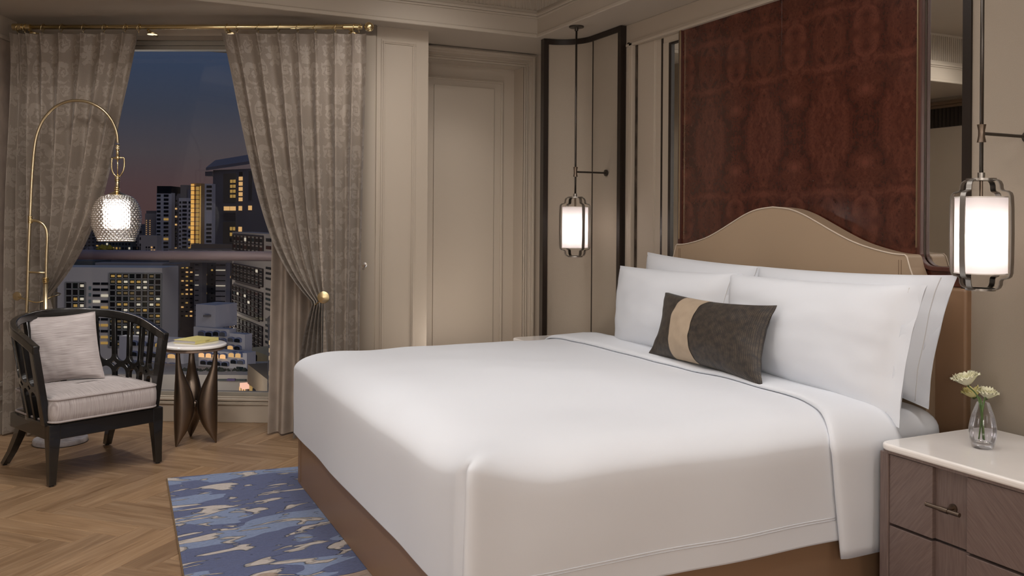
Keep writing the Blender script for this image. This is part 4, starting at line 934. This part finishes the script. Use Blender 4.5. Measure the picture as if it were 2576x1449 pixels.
def curtain(name, label, sv, tie_s, smp, pleats, width, free_edge, ztie=ZTIE, bot=.012, dsp=.0, mat_=None, seed=0):
    NS, NT = 300, 120
    def P(s, t):
        # s 0 at edge by the window opening, 1 at outer edge
        z = ZTOP+(bot-ZTOP)*t; tt_ = (ZTOP-ztie)/(ZTOP-bot)
        x0 = pleats(s); sf = smp      # portion gathered by the holdback
        g = min(1, s/sf)
        xo = free_edge(s)             # where this fibre hangs at the tie height
        if t < tt_:
            k = t/tt_; f = .62*k+.38*k**6
            if s > sf: f = k
            x = x0+(xo-x0)*f
        else:
            k = (t-tt_)/(1-tt_); x = xo
            if s < sf:
                sg = 1 if pleats(1) > pleats(0) else -1
                x = xo+sg*(-.16+.20*g)*(1-(1-k)**2)*1.0*.8
        return x, z, t/tt_
    NPl = width
    def fn(u, v):
        s, t = u, v; x, z, kt = P(s, t)
        # local compression
        x2, _, _ = P(min(1, s+.004), t); x1, _, _ = P(max(0, s-.004), t); comp = abs(x2-x1)/(min(1, s+.004)-max(0, s-.004))
        ph = (s*NPl)*2*PI
        top = math.exp(-t*26)
        wv = math.cos(ph+.5*noise.noise(V((s*7, t*2.2, seed)))*min(1, t*5))
        sharp = wv*abs(wv)**.1
        amp = .042*min(1, .2+t*2.2)
        if kt < 1 and s < smp: amp *= 1-.45*max(0, min(1, kt))**4
        elif s < smp: amp *= .6+.35*(t-kt*0)*1
        pin = max(0, wv)**16*top*.034
        d = dsp+amp*sharp+pin+.012*noise.noise(V((s*3+seed, t*3, 2)))*min(1, t*4)
        if s < smp: # gathered part bulges forward over the straight part near the tie
            g = 1-s/smp; d += (.045*g+.02)*math.exp(-((kt-1)/.28)**2)
        # fold leaning in x so folds overlap
        x += -.006*math.sin(ph)*min(1, t*4)*(1 if pleats(1) > pleats(0) else -1)
        return rp(x, d, z)
    W_ = 2.2
    return MB().grid(fn, NS, NT, uvf=lambda u, v: (u*W_*.75, -v*2.45)).build('drape', mat_ or curt_m, None, smooth=True)
def interp(P, u):
    n = len(P)-1; k = min(n-1, int(u*n)); f = u*n-k; return P[k]*(1-f)+P[k+1]*f
# right curtain : s=0 at window edge (s 1.319) to outer edge 2.2
pR = [1.319, 1.403, 1.533, 1.663, 1.779, 1.889, 2.012, 2.122, 2.205]
def plt(P):   # cos wave peaks (towards the room) fall on the pleats
    n = len(P)-1
    def f(s): return interp(P, s)
    return f
def feR(s): return 1.905+.055*(s/.62) if s < .62 else 1.955+(s-.62)/.38*.225
cr_ = curtain('c', '', None, 0, .62, plt(pR), 8, feR, seed=1)
tR = thing('curtain', 'grey damask curtain right of the window, gathered on a brass knob', 'curtain', rp(1.9, 0, 0)); link(cr_, tR)
def feL(s): return .262-.05*(s/.62) if s < .62 else .21-(s-.62)/.38*.235
pL = [.797, .704, .572, .443, .305, .188, .10, .055, .0]
cl_ = curtain('c', '', None, 0, .62, plt(pL), 8, feL, ztie=.86, seed=4)
tL = thing('curtain', 'grey damask curtain left of the window, tied back behind the lamp', 'curtain', rp(.3, 0, 0)); link(cl_, tL)
# plain lining curtain behind right curtain
def liningf(u, v):
    x = 1.60+.30*u; z = 2.46+(.012-2.46)*v; return rp(x-.02*v*(1-u)+.02*(1-v), -.115+.030*math.cos(u*2*PI*3.5+.6*noise.noise(V((u*3, v*2, 3))))+.006*noise.noise(V((u*5, v*4, 1))), z)
ln = MB().grid(liningf, 120, 50).build('lining_curtain', lining_m, None, smooth=True)
def liningw(u, v): return 0
ln = tag(ln, 'plain taupe suede curtain hanging straight behind the right damask one', 'curtain')
# make the lining fan only where the damask leaves it uncovered: it hangs from the same rod, slightly behind
# holdbacks
hb_ = thing('curtain_holdback', 'brass disc holdback gathering the right curtain', 'holdback', rp(1.97, .08, .87))
kn = rp(1.975, .115, .882)
Tn = V((0, 0, 1)).rotation_difference(N_).to_matrix().to_4x4()
MB().lathe([(0, -.006), (.033, -.006), (.036, -.002), (.036, .003), (.026, .009), (0, .012)], kn, 32, Tn).build('disc', mat('brass_turned', (.72, .58, .33), .35, 1), hb_, autos=50)
MB().tube([kn-N_*.004, rp(1.95, .10, .86), rp(1.915, .085, .83), rp(1.90, .02, .825), rp(1.93, -.1, .84)], .004, 10).build('hook_arm', brass, hb_, smooth=True)
hb2 = thing('curtain_holdback', 'brass disc and curved arm holding the left curtain', 'holdback', rp(.09, .12, .86))
k2 = rp(.115, .13, .872)
MB().lathe([(0, -.005), (.024, -.005), (.027, -.001), (.024, .004), (0, .006)], k2, 32, Tn).build('disc', brass_s, hb2, autos=50)
MB().tube([V(p) for p in cat([tuple(p) for p in (k2, rp(.17, .14, .855), rp(.23, .14, .838), rp(.27, .13, .842), rp(.305, .10, .865), rp(.31, .0, .875), rp(.2, -.15, .87))], 5)], .004, 10).build('hook_arm', brass, hb2, smooth=True)
for z in (.93, .0): pass
hk_ = MB().tube([rp(2.185, -.01, 1.05), rp(2.2, .05, 1.05), rp(2.215, .055, 1.08)], .006, 10).lathe([(0, -.008), (.016, -.008), (.016, .004), (0, .008)], rp(2.208, .05, 1.075), 20, Tn).build('wall_hook', mat('chrome', (.7, .7, .7), .12, 1))
tag(hk_, 'small chrome hook at the right edge of the right curtain', 'hook')
# ================================================================ OUTSIDE
rl = MB().tube([rp(-1.2, -1.35, 1.062), rp(2.55, -1.35, 1.062)], .038, 20).build('railing', mat('mauve_painted_metal', (.60, .48, .50), .4), smooth=True)
tag(rl, 'thick mauve-grey tubular rail running outside the window', 'railing')
wall_l = mat('city_concrete_light', (.30, .28, .275), .9, var=.08, vscale=.2); wall_w = mat('city_white', (.46, .455, .48), .9, var=.05, vscale=.2)
wall_d = mat('city_dark_blue', (.12, .125, .16), .9, var=.08, vscale=.15); wall_g = mat('city_grey', (.17, .155, .15), .9); wall_b = mat('city_brown', (.13, .105, .085), .9)
wall_cream = mat('city_cream', (.36, .32, .29), .9, var=.06, vscale=.2); roof_d = mat('city_roof', (.07, .065, .08), .8)
w_dark = mat('city_glass_dark', (.012, .014, .018), .7, spec=.08); w_teal = mat('city_glass_teal', (.015, .03, .035), .7, spec=.08)
w_warm = emis('city_window_warm', (.9, .52, .2), .75); w_gold = emis('city_window_gold', (.75, .45, .12), .45); w_white = emis('city_window_white', (.9, .8, .62), .6); w_dim = emis('city_window_dim', (.3, .2, .08), .35)
w_orange = emis('city_orange_flood', (.95, .5, .12), .8)
class Bld:
    def __init__(s, name, label, x0, x1, yt, yb, d0, d1=None, thick=1.5, mt_=None, cat_='building', back=None, wall_name='wall'):
        d1 = d1 or d0; s.d0, s.d1, s.x0, s.x1 = d0, d1, x0, x1
        A = PD(x0, yt, d0); B = PD(x1, yt, d1); s.A = V((A.x, A.y, 0)); s.B = V((B.x, B.y, 0)); s.zt = A.z; s.zb = PD(x0, yb, d0).z
        s.e = (s.B-s.A); s.W = s.e.length; s.e.normalize(); s.n = V((s.e.y, -s.e.x, 0))
        if s.n.dot(V((_s, _c, 0))) > 0: s.n = -s.n
        s.t = thing(name, label, cat_, (s.A+s.B)/2+V((0, 0, s.zb))); s.mt = mt_ or wall_l; s.thick = thick
        MB().prism([s.A+V((0, 0, s.zb)), s.B+V((0, 0, s.zb)), s.B-s.n*thick+V((0, 0, s.zb)), s.A-s.n*thick+V((0, 0, s.zb))], (0, 0, s.zt-s.zb)).build(wall_name, s.mt, s.t)
    def u(s, x):          # pixel column -> metres along the facade
        a = PD(x, 555, 1); d = V((a.x, a.y, 0)); c = s.A; den = d.x*s.e.y-d.y*s.e.x; return (c.y*d.x-c.x*d.y)/den*-1 if abs(den) > 1e-9 else 0
    def z(s, x, y):
        u = s.u(x); p = s.A+s.e*u; dep = p.dot(V((_s, _c, 0))); return PD(x, y, dep).z
    def box(s, mb, u0, u1, z0, z1, o0=0., o1=.15):
        T = Matrix(((s.e.x, s.n.x, 0, s.A.x), (s.e.y, s.n.y, 0, s.A.y), (0, 0, 1, 0), (0, 0, 0, 1))); return mb.box(u0, u1, o0, o1, z0, z1, T)
    def pbox(s, x0, x1, y0, y1, name, mt_, o=.2, o0=-.05, **k):
        u0, u1 = s.u(x0), s.u(x1); return s.box(MB(), min(u0, u1), max(u0, u1), s.z(x0, y1), s.z(x0, y0), o0, o).build(name, mt_, s.t, **k)
    def windows(s, x0, x1, y0, y1, nc, nr, fw=.7, fh=.55, mats=((w_dark, 1),), parts=True, o=.06, name='window', seed=0, joined_label=None, arch=False):
        rnd = random.Random(seed); U0, U1 = s.u(x0), s.u(x1); Z1, Z0 = s.z(x0, y0), s.z(x0, y1); cw_, chh = (U1-U0)/nc, (Z1-Z0)/nr; protos = {}; J = {}
        for i in range(nc):
            for j in range(nr):
                r = rnd.random(); acc = 0
                for mm, pb in mats:
                    acc += pb
                    if r <= acc: break
                uc = U0+cw_*(i+.5); zc = Z0+chh*(j+.5); w_, h_ = abs(cw_)*fw/2, chh*fh/2
                P = s.A+s.e*uc+s.n*o+V((0, 0, zc))
                if parts:
                    if mm.name not in protos:
                        m2 = MB(); T = Matrix(((s.e.x, s.n.x, 0, 0), (s.e.y, s.n.y, 0, 0), (0, 0, 1, 0), (0, 0, 0, 1)))
                        if arch:
                            pts = [V((-w_, 0, -h_)), V((w_, 0, -h_)), V((w_, 0, h_*.5)), V((w_*.6, 0, h_*.88)), V((0, 0, h_)), V((-w_*.6, 0, h_*.88)), V((-w_, 0, h_*.5))]
                            m2.prism([T @ p for p in pts], s.n*-.3)
                        else: m2.box(-w_, w_, -.3, 0, -h_, h_, T)
                        ob = m2.build(name, mm, None); link(ob, s.t); ob.matrix_parent_inverse = s.t.matrix_basis.inverted(); ob.location = P; protos[mm.name] = ob
                    else:
                        ob = protos[mm.name].copy(); COL.objects.link(ob); ob.location = P
                else:
                    s.box(J.setdefault(mm.name, (MB(), mm))[0], uc-w_, uc+w_, zc-h_, zc+h_, -.2, o)
        for mb, mm in J.values(): mb.build(name+'_rows', mm, s.t, kind='stuff')
LIT = ((w_dark, .62), (w_teal, .12), (w_gold, .1), (w_white, .09), (w_dim, .07))
# ground far below
gd = MB().box(-4000, 4000, 8, 7000, -46, -45).build('street', mat('asphalt', (.06, .05, .045), .9)); tag(gd, 'dark street level far below the window', 'street')
# A: dark blue block with pitched roof
A_ = Bld('office_block', 'dark blue-grey block with sloping roof and a column of lit windows', 536, 760, 428, 700, 150, 138, 1.4, wall_d)
A_.pbox(519, 537, 432, 443, 'corner_overhang', wall_d, .3, -14)
rfA = [PD(518, 429, 150), PD(541, 410, 158), PD(760, 374, 146), PD(760, 393, 137)]
MB().prism(rfA, (0, 0, .5)).build('sloping_roof', mat('city_slate', (.14, .15, .19), .6), A_.t)
A_.pbox(562, 594, 437, 510, 'recess', mat('city_recess', (.10, .09, .075), .9), .08); A_.pbox(562, 594, 558, 700, 'recess', MATS['city_recess'], .08)
A_.windows(579, 594, 450, 500, 2, 4, .75, .62, ((w_gold, 1),), o=.15, seed=1); A_.windows(601, 610, 443, 508, 1, 5, .95, .72, ((w_warm, 1),), o=.12, name='tall_window')
A_.windows(563, 594, 516, 533, 2, 1, .86, .6, ((w_warm, 1),), o=.12); A_.windows(601, 609, 517, 531, 1, 1, .95, .8, ((w_warm, 1),), o=.12); A_.windows(625, 634, 516, 530, 1, 1, .9, .8, ((w_warm, 1),), o=.12); A_.windows(601, 609, 568, 585, 1, 1, .95, .7, ((w_warm, 1),), o=.12)
A_.windows(579, 594, 568, 625, 2, 4, .7, .6, ((w_gold, .6), (w_dark, .4)), o=.15, seed=2); A_.windows(601, 610, 432, 443, 1, 1, .9, .9, o=.1); A_.windows(625, 634, 430, 505, 1, 1, .9, .98, ((mat('city_slot', (.05, .05, .055), .9), 1),), o=.1, name='slot')
A_.windows(563, 594, 534, 555, 1, 9, .98, .4, ((mat('city_louvre', (.07, .07, .09), .8), 1),), parts=False, o=.12, name='louvre')
# green planting on the corner
b = MB()
for i in range(40):
    p = PD(518+random.random()*18, 522+random.random()*22*(1-abs(i % 9-4)/9), 148); r = .25+random.random()*.4; b.lathe([(0, -r), (r*.8, -r*.4), (r, 0), (r*.7, r*.6), (0, r)], p, 6)
b.build('hanging_planting', mat('city_leaf', (.02, .035, .015), .9), A_.t)
# slim white tower with balconies
W_ = Bld('apartment_tower', 'slim white tower with dark balconies left of the blue block', 505, 534, 462, 640, 128, 128, 1.4, wall_w)
W_.windows(519, 533, 464, 530, 1, 6, .9, .55, o=.1, seed=3, name='balcony'); W_.windows(519, 533, 560, 612, 1, 5, .9, .55, o=.1, seed=4, name='balcony')
# orange lit tower
T_ = Bld('stair_tower', 'narrow tower flooded with orange light', 480, 506, 461, 640, 120, 120, 1.4, mat('city_orange_glow_wall', (.45, .27, .1), .8))  # orange light put into the wall colour
T_.pbox(481, 488, 463, 640, 'lit_shaft', w_orange, .2); T_.pbox(494, 500, 468, 620, 'lit_shaft', w_gold, .2); T_.pbox(503, 505, 468, 620, 'lit_shaft', w_gold, .2)
T_.windows(481, 504, 463, 640, 1, 16, .95, .12, ((roof_d, 1),), parts=False, o=.35, name='landing')
# twin towers
C1 = Bld('apartment_tower', 'grey tower with black rooftop frame, leftmost of the tall towers', 394, 432, 485, 640, 140, 140, 1.4, wall_w)
C1.pbox(395, 430, 468, 486, 'rooftop_frame', w_dark, .1, -12)
C1.windows(395, 404, 487, 636, 1, 15, .95, .5, ((w_dark, .95), (w_teal, .05)), name='balcony', o=.1); C1.windows(412, 424, 487, 636, 1, 15, .95, .55, ((w_dark, .93), (w_gold, .07)), name='balcony', o=.1, seed=5)
C2 = Bld('apartment_tower', 'darker tower joined to the tower with black rooftop frame', 432, 452, 487, 640, 143, 143, 1.4, wall_d); C2.pbox(433, 442, 492, 636, 'glazed_strip', w_dark, .15); C2.windows(439, 446, 500, 640, 1, 14, .8, .4, ((w_dark, .75), (w_warm, .25)), parts=False, seed=6, o=.2)
C3 = Bld('apartment_tower', 'pale tower with many small balconies left of the orange tower', 450, 481, 498, 640, 132, 132, 1.4, wall_w); C3.pbox(450, 468, 465, 499, 'plant_room', wall_g, -.5, -9); C3.pbox(466, 480, 476, 499, 'plant_room', wall_d, -.5, -8)
C3.windows(451, 456, 504, 640, 1, 13, .8, .5, parts=False, o=.1); C3.windows(459, 470, 504, 636, 1, 13, .95, .52, ((w_dark, .92), (w_gold, .08)), o=.1, seed=7, name='balcony'); C3.windows(474, 480, 504, 640, 1, 13, .8, .5, ((w_dark, .7), (w_gold, .3)), parts=False, o=.1, seed=8)
D1 = Bld('apartment_block', 'lower stepped block with rows of tiny lights beside the lamp shade', 365, 395, 537, 640, 150, 150, 1.4, wall_cream); D1.pbox(366, 394, 530, 538, 'parapet', wall_g, -.3, -8); D1.windows(364, 382, 552, 592, 2, 8, .16, .35, ((w_warm, .9), (w_dark, .1)), parts=False, seed=9)
D2 = Bld('apartment_block', 'cream low-rise block with small windows right above the rail', 350, 395, 592, 650, 105, 105, 1.4, wall_cream)
D2.windows(366, 392, 618, 634, 4, 2, .5, .5, ((w_dark, .6), (w_warm, .4)), seed=10); D2.windows(351, 356, 560, 640, 1, 5, .5, .4, parts=False); D2.windows(334, 356, 618, 640, 4, 1, .4, .8, parts=False)
D3 = Bld('office_block', 'dark teal office block behind the lamp shade', 262, 332, 596, 650, 130, 130, 1.4, mat('city_teal', (.05, .065, .07), .8)); D3.windows(266, 330, 598, 640, 8, 4, .5, .5, LIT, parts=False, seed=11)
D4 = Bld('apartment_block', 'distant dark block left of the lamp shade', 205, 262, 540, 650, 160, 160, 1.4, mat('city_navy', (.05, .055, .075), .8)); D4.windows(210, 250, 560, 640, 4, 9, .5, .4, ((w_dark, .9), (w_gold, .1)), parts=False, seed=12)
D5 = Bld('apartment_block', 'pale distant block seen through the glass shade', 300, 352, 575, 640, 170, 170, 1.4, wall_g); D5.windows(304, 348, 580, 636, 5, 7, .4, .4, ((w_dark, .75), (w_warm, .25)), parts=False, seed=13)
hs = thing('house', 'small dark gabled roof behind the rail at far left', 'house', PD(230, 640, 100)); g0, g1, g2 = PD(205, 634, 100), PD(222, 620, 100), PD(258, 634, 100); g3 = PD(248, 620, 104)
MB().prism([g0, V((g1.x, g1.y, g1.z)), PD(228, 634, 100)], (_f*1.)).build('gable', wall_d, hs); MB().prism([g1, g3, g2, PD(226, 634, 99.5)], (0, 0, -.4)).build('roof', roof_d, hs); MB().prism([PD(205, 634, 100), PD(256, 634, 100), PD(256, 634, 110), PD(205, 634, 110)], (0, 0, -8)).build('wall', wall_d, hs)
b = MB()
for i in range(60): p = PD(262+random.gauss(0, 5), 629+random.gauss(0, 3), 98); r = .2+random.random()*.3; b.lathe([(0, -r), (r, 0), (0, r)], p, 6)
tag(b.build('tree', mat('yellow_foliage', (.28, .22, .02), .9)), 'small yellow tree just above the rail', 'tree')
E1 = Bld('rooftop_hall', 'flat dark roof in front of the blue block', 480, 600, 614, 650, 90, 90, 1.4, wall_b)
E2 = Bld('rooftop_hall', 'long low dark parapet just above the rail', 425, 640, 626, 660, 70, 70, 1.4, mat('city_parapet', (.10, .09, .09), .9))
E2.windows(430, 640, 628, 636, 6, 1, .35, .9, ((wall_g, 1),), name='parapet_panel')
# G: big ribbed hotel, right
G1 = Bld('hotel_building', 'tall pinkish building with a dense grid of square windows at right', 585, 700, 583, 1010, 62, 52, 1.4, wall_cream)
def grid9(y0, y1, rows, x0=588, x1=664, nc=8, sd=0, lit=((w_dark, .84), (w_white, .06), (mat('city_glass_red', (.05, .015, .015), .7, spec=.08), .06), (w_teal, .04))):
    G1.windows(x0, x1, y0, y1, nc, rows, .58, .42, lit, o=.05, seed=sd); G1.windows(670, 684, y0+4, y1+4, 1, rows, .85, .42, lit, o=.05, seed=sd+50)
    G1.windows(x0, x1, y0, y1, nc, rows, .04, 1.0, ((mat('city_joint', (.03, .02, .022), .9), 1),), parts=False, o=.08, name='joint')
    # joint lines between columns
    U0, U1 = G1.u(x0), G1.u(x1); jb = MB(); Z1, Z0 = G1.z(x0, y0), G1.z(x0, y1)
    for i in range(nc+1): u = U0+(U1-U0)*i/nc; G1.box(jb, u-.04, u+.04, Z0, Z1, 0, .1)
    for j in range(rows+1): z = Z0+(Z1-Z0)*j/rows; G1.box(jb, U0, U1, z-.035, z+.035, 0, .1)
    jb.build('joint_grid', MATS['city_joint'], G1.t)
_w = G1.windows
def _nojoint(*a, **k):
    if k.get('name') == 'joint': return
    return _w(*a, **k)
G1.windows = _nojoint
grid9(590, 628, 2, sd=20); grid9(663, 702, 3, sd=21); grid9(716, 778, 5, sd=22); grid9(792, 862, 5, sd=23)
for y in (630, 704, 780, 864): G1.pbox(597, 656, y, y+6, 'dark_band', mat('city_band', (.025, .012, .014), .8), .12)  # plain dark bands across the facade between the window grids
G2 = Bld('podium_block', 'cream podium with terrace below the grid-windowed building', 618, 700, 875, 1010, 50, 46, 1.4, mat('city_khaki', (.25, .225, .15), .9))
G2.windows(622, 650, 882, 900, 2, 1, .8, .8, ((w_dark, 1),)); G2.pbox(637, 672, 912, 914, 'light_strip', w_gold, .3)
G3 = Bld('flat_roof', 'dark brown slab roof above the lit street', 623, 676, 916, 1010, 40, 36, 2, mat('city_brownslab', (.10, .075, .05), .9))
G3.pbox(623, 630, 962, 972, 'lit_sign', emis('sign_red', (1, .55, .4), 1.), .3); G3.windows(632, 674, 966, 992, 5, 1, .6, .8, ((w_dark, .5), (w_gold, .5)), seed=30, name='shopfront')
G4 = Bld('apartment_block', 'sliver of grey building with purple roof beside the right curtain', 674, 720, 806, 1020, 30, 27, 1.4, wall_l)
MB().prism([PD(672, 800, 30), PD(700, 774, 28), PD(730, 800, 27), PD(730, 815, 26.5), PD(690, 812, 29)], (0, 0, -.2)).build('roof', mat('purple_roof', (.06, .035, .05), .8), G4.t); G4.windows(681, 690, 850, 985, 1, 7, .5, .55, ((w_gold, .4), (mat('city_glass_red', (0, 0, 0)), .3), (w_dark, .3)), seed=31)
# H: hotel with curtain wall grid
H0 = Bld('hotel_building', 'tiled hotel with large square-grid glass facade at left', 130, 408, 672, 1010, 72, 72, 3.5, mat('city_tile', (.62, .59, .54), .85))
def gridwall(x0, x1, y0, y1, nc, nr, sd, mats):
    H0.pbox(x0, x1, y0, y1, 'glass_backing', w_teal, .03)
    H0.windows(x0, x1, y0, y1, nc, nr, .93, .93, ((mat('city_glass_a', (.016, .02, .03), .7, spec=.08), .5), (mat('city_glass_b', (.012, .026, .022), .7, spec=.08), .5)), o=.08, seed=sd, name='glazed_bay')
    H0.windows(x0, x1, y0, y1, nc, nr, .55, .40, mats, o=.1, seed=sd+3, name='window')
    jb = MB(); U0, U1 = H0.u(x0), H0.u(x1); Z1, Z0 = H0.z(x0, y0), H0.z(x0, y1)
    for i in range(nc+1): u = U0+(U1-U0)*i/nc; H0.box(jb, u-.05, u+.05, Z0, Z1, 0, .16)
    for j in range(nr+1): z = Z0+(Z1-Z0)*j/nr; H0.box(jb, U0, U1, z-.05, z+.05, 0, .16)
    jb.build('mullion_grid', mat('city_mullion', (.3, .3, .27), .8), H0.t)
HL = ((mat('city_glass_a', (0, 0, 0)), .5), (w_gold, .14), (w_dim, .24), (w_white, .12))
gridwall(278, 408, 687, 872, 8, 13, 40, HL); gridwall(168, 217, 710, 860, 3, 9, 44, ((mat('city_glass_a', (0, 0, 0)), .6), (w_white, .25), (w_gold, .15)))
H0.windows(234, 275, 706, 870, 2, 11, .85, .4, ((w_dark, .78), (w_gold, .16), (w_white, .06)), seed=46, name='ribbon_window'); H0.windows(224, 232, 716, 800, 1, 5, .7, .5, ((mat('city_glass_cyan', (.2, .3, .3), .3), 1),), name='stair_window')
H1 = Bld('rooftop_hall', 'pale setback storey on top of the tiled hotel', 165, 410, 660, 676, 76, 76, 1.4, wall_l)
H1.pbox(160, 240, 656, 672, 'plant_box', mat('city_teal', (0, 0, 0)), .1, -3); H1.pbox(410, 447, 664, 674, 'tank', wall_g, .1, -3)
# I: dark towers
I1 = Bld('apartment_tower', 'dark brown tower with scattered lit windows below the rail', 448, 490, 560+90, 1000, 95, 95, 1.4, wall_b); I1.windows(455, 488, 668, 800, 3, 12, .5, .3, ((w_dark, .6), (w_warm, .22), (w_gold, .18)), seed=50); I1.pbox(449, 456, 660, 830, 'balcony_strip', wall_g, .4)
I2 = Bld('apartment_tower', 'grey-brown tower with dark slot windows in the middle below the rail', 489, 509, 650, 1000, 92, 92, 1.4, wall_g); I2.windows(491, 502, 660, 800, 1, 11, .8, .14, ((w_dark, .9), (w_white, .1)), seed=51, name='slot_window')
I3 = Bld('apartment_tower', 'charcoal tower with small windows behind the white stepped building', 508, 545, 650, 1000, 97, 97, 1.4, mat('city_charcoal', (.065, .065, .068), .9)); I3.windows(512, 542, 662, 790, 2, 11, .3, .35, ((w_dark, .75), (w_gold, .25)), seed=52)
I4 = Bld('apartment_tower', 'banded light grey tower with thin dark stripes', 543, 569, 650, 1000, 94, 94, 1.4, wall_l); I4.windows(544, 568, 660, 830, 1, 13, .98, .16, ((w_dark, .8), (w_white, .2)), seed=53, name='stripe_window')
I5 = Bld('apartment_tower', 'dark narrow tower left of the grid-windowed building', 568, 587, 650, 1000, 99, 99, 1.4, mat('city_charcoal', (0, 0, 0))); I5.windows(572, 584, 690, 830, 1, 10, .5, .4, ((w_dark, .8), (w_warm, .2)), seed=54)
# J: white stepped building with arched windows
AW = ((w_dark, .8), (mat('city_glass_grey', (.10, .10, .11), .7, spec=.08), .2)); wl_ = emis('city_window_room', (1, .55, .24), 1.)
J1 = Bld('apartment_block', 'white stepped building with rows of arched windows', 487, 577, 822, 940, 46, 45, .5, wall_w)
J1.pbox(487, 537, 766, 823, 'roof_tower', mat('city_white', (0, 0, 0)), -.2, -1.8); J1.pbox(516, 526, 792, 797, 'roof_vent', wall_g, .1, -1)
hood = mat('city_hood', (.16, .19, .30), .8)
def arches(b_, x0, x1, y0, y1, nc, mats=AW, seed=0):
    b_.windows(x0, x1, y0-2.0, y1-1, nc, 1, .86, .78, ((hood, 1),), o=.12, arch=True, name='arch_hood'); b_.windows(x0, x1, y0, y1, nc, 1, .72, .70, mats, o=.16, arch=True, seed=seed)
arches(J1, 503, 541, 831, 846, 2); arches(J1, 541, 574, 831, 846, 2, seed=1); arches(J1, 541, 574, 849, 862, 2, seed=2); arches(J1, 503, 541, 849, 862, 2, seed=5); arches(J1, 541, 574, 866, 878, 2, seed=6)
J2 = Bld('apartment_block', 'lower right wing of the white arched building with two windows per floor', 577, 616, 838, 940, 44.5, 44, .5, wall_w)
arches(J2, 578, 612, 847, 860, 2); arches(J2, 578, 612, 866, 879, 2, ((w_warm, .5), (w_dark, .5)), 3)
J3 = Bld('apartment_block', 'broad front storeys of the white arched building with glowing windows', 500, 621, 880, 936, 43.5, 42.5, .7, wall_w)
arches(J3, 505, 576, 884, 899, 4, ((wl_, 1),)); arches(J3, 580, 614, 884, 899, 2, ((w_warm, .5), (w_dark, .5)), 4); arches(J3, 509, 581, 904, 917, 4, AW, 7); arches(J3, 585, 620, 902, 915, 2, AW, 8)
J3.windows(550, 566, 924, 935, 1, 1, .9, 1, ((w_teal, 1),)); J3.windows(598, 616, 922, 935, 1, 1, .9, 1, ((w_teal, 1),))
J4 = Bld('apartment_block', 'left wing of the white arched building seen through the chair back', 300, 462, 845, 942, 45, 44, .5, wall_w)
arches(J4, 330, 460, 856, 870, 6, ((w_dark, .7), (w_gold, .3)), 9); arches(J4, 330, 450, 882, 896, 5, ((w_dark, .6), (w_warm, .4)), 10); arches(J4, 330, 450, 906, 918, 5, ((w_dark, .8), (w_gold, .2)), 11)
J5 = Bld('courtyard_link', 'recessed link with warm terrace lights between the two arched wings', 455, 503, 870, 942, 47, 47, 4, wall_l); J5.pbox(456, 486, 882, 893, 'terrace', w_dim, .1); J5.pbox(456, 486, 897, 912, 'terrace', w_gold, .1); J5.pbox(455, 486, 925, 935, 'shopfront', w_teal, .1)
b = MB()
for i in range(120): p = PD(455+random.random()*165, 936+random.random()*4, 42+random.random()*.5); r = .12+random.random()*.16; b.lathe([(0, -r), (r, 0), (0, r)], p, 6)
tag(b.build('hedge', mat('hedge_leaf', (.02, .028, .02), .9)), 'dark planting strip on the podium edge below arched windows', 'hedge')
K1 = Bld('podium_block', 'pale tiled podium below the arched building, lit by street lights', 240, 624, 941, 1030, 41, 41, 4, mat('city_tile_pale', (.34, .32, .29), .8)); K1.pbox(552, 623, 953, 957, 'coloured_band', mat('city_teal', (0, 0, 0)), .1); K1.pbox(576, 596, 952, 957, 'purple_band', mat('city_purple', (.07, .05, .14), .7), .14)
K1.windows(604, 622, 970, 990, 3, 1, .3, .8, ((wl_, 1),), name='lit_sign')
for px, py, d, e in ((560, 930, 36, 160), (600, 985, 37, 90), (400, 900, 38, 250), (520, 800, 62, 350), (330, 760, 50, 700)):
    lamp('street_glow', 'POINT', PD(px, py, d), e, (1, .90, .78), 1.)

# groups: look-alike things share a short phrase
GR = {'pillow': 'white pillows on the bed', 'pendant lamp': 'pendant lamps either side of the bed', 'nightstand': 'nightstands either side of the bed', 'curtain': 'curtains at the window',
      'flower': 'blooms in the glass vase', 'mirror': 'mirrors beside the burl panel', 'holdback': 'brass curtain holdbacks', 'building': 'buildings seen through the window'}
for o in list(bpy.data.objects):
    if o.parent is None and o.get('category') in GR: o['group'] = GR[o['category']]
    if o.parent is None and o.name.startswith('curved_screen'): o['group'] = 'upholstered screens either side of the bed'
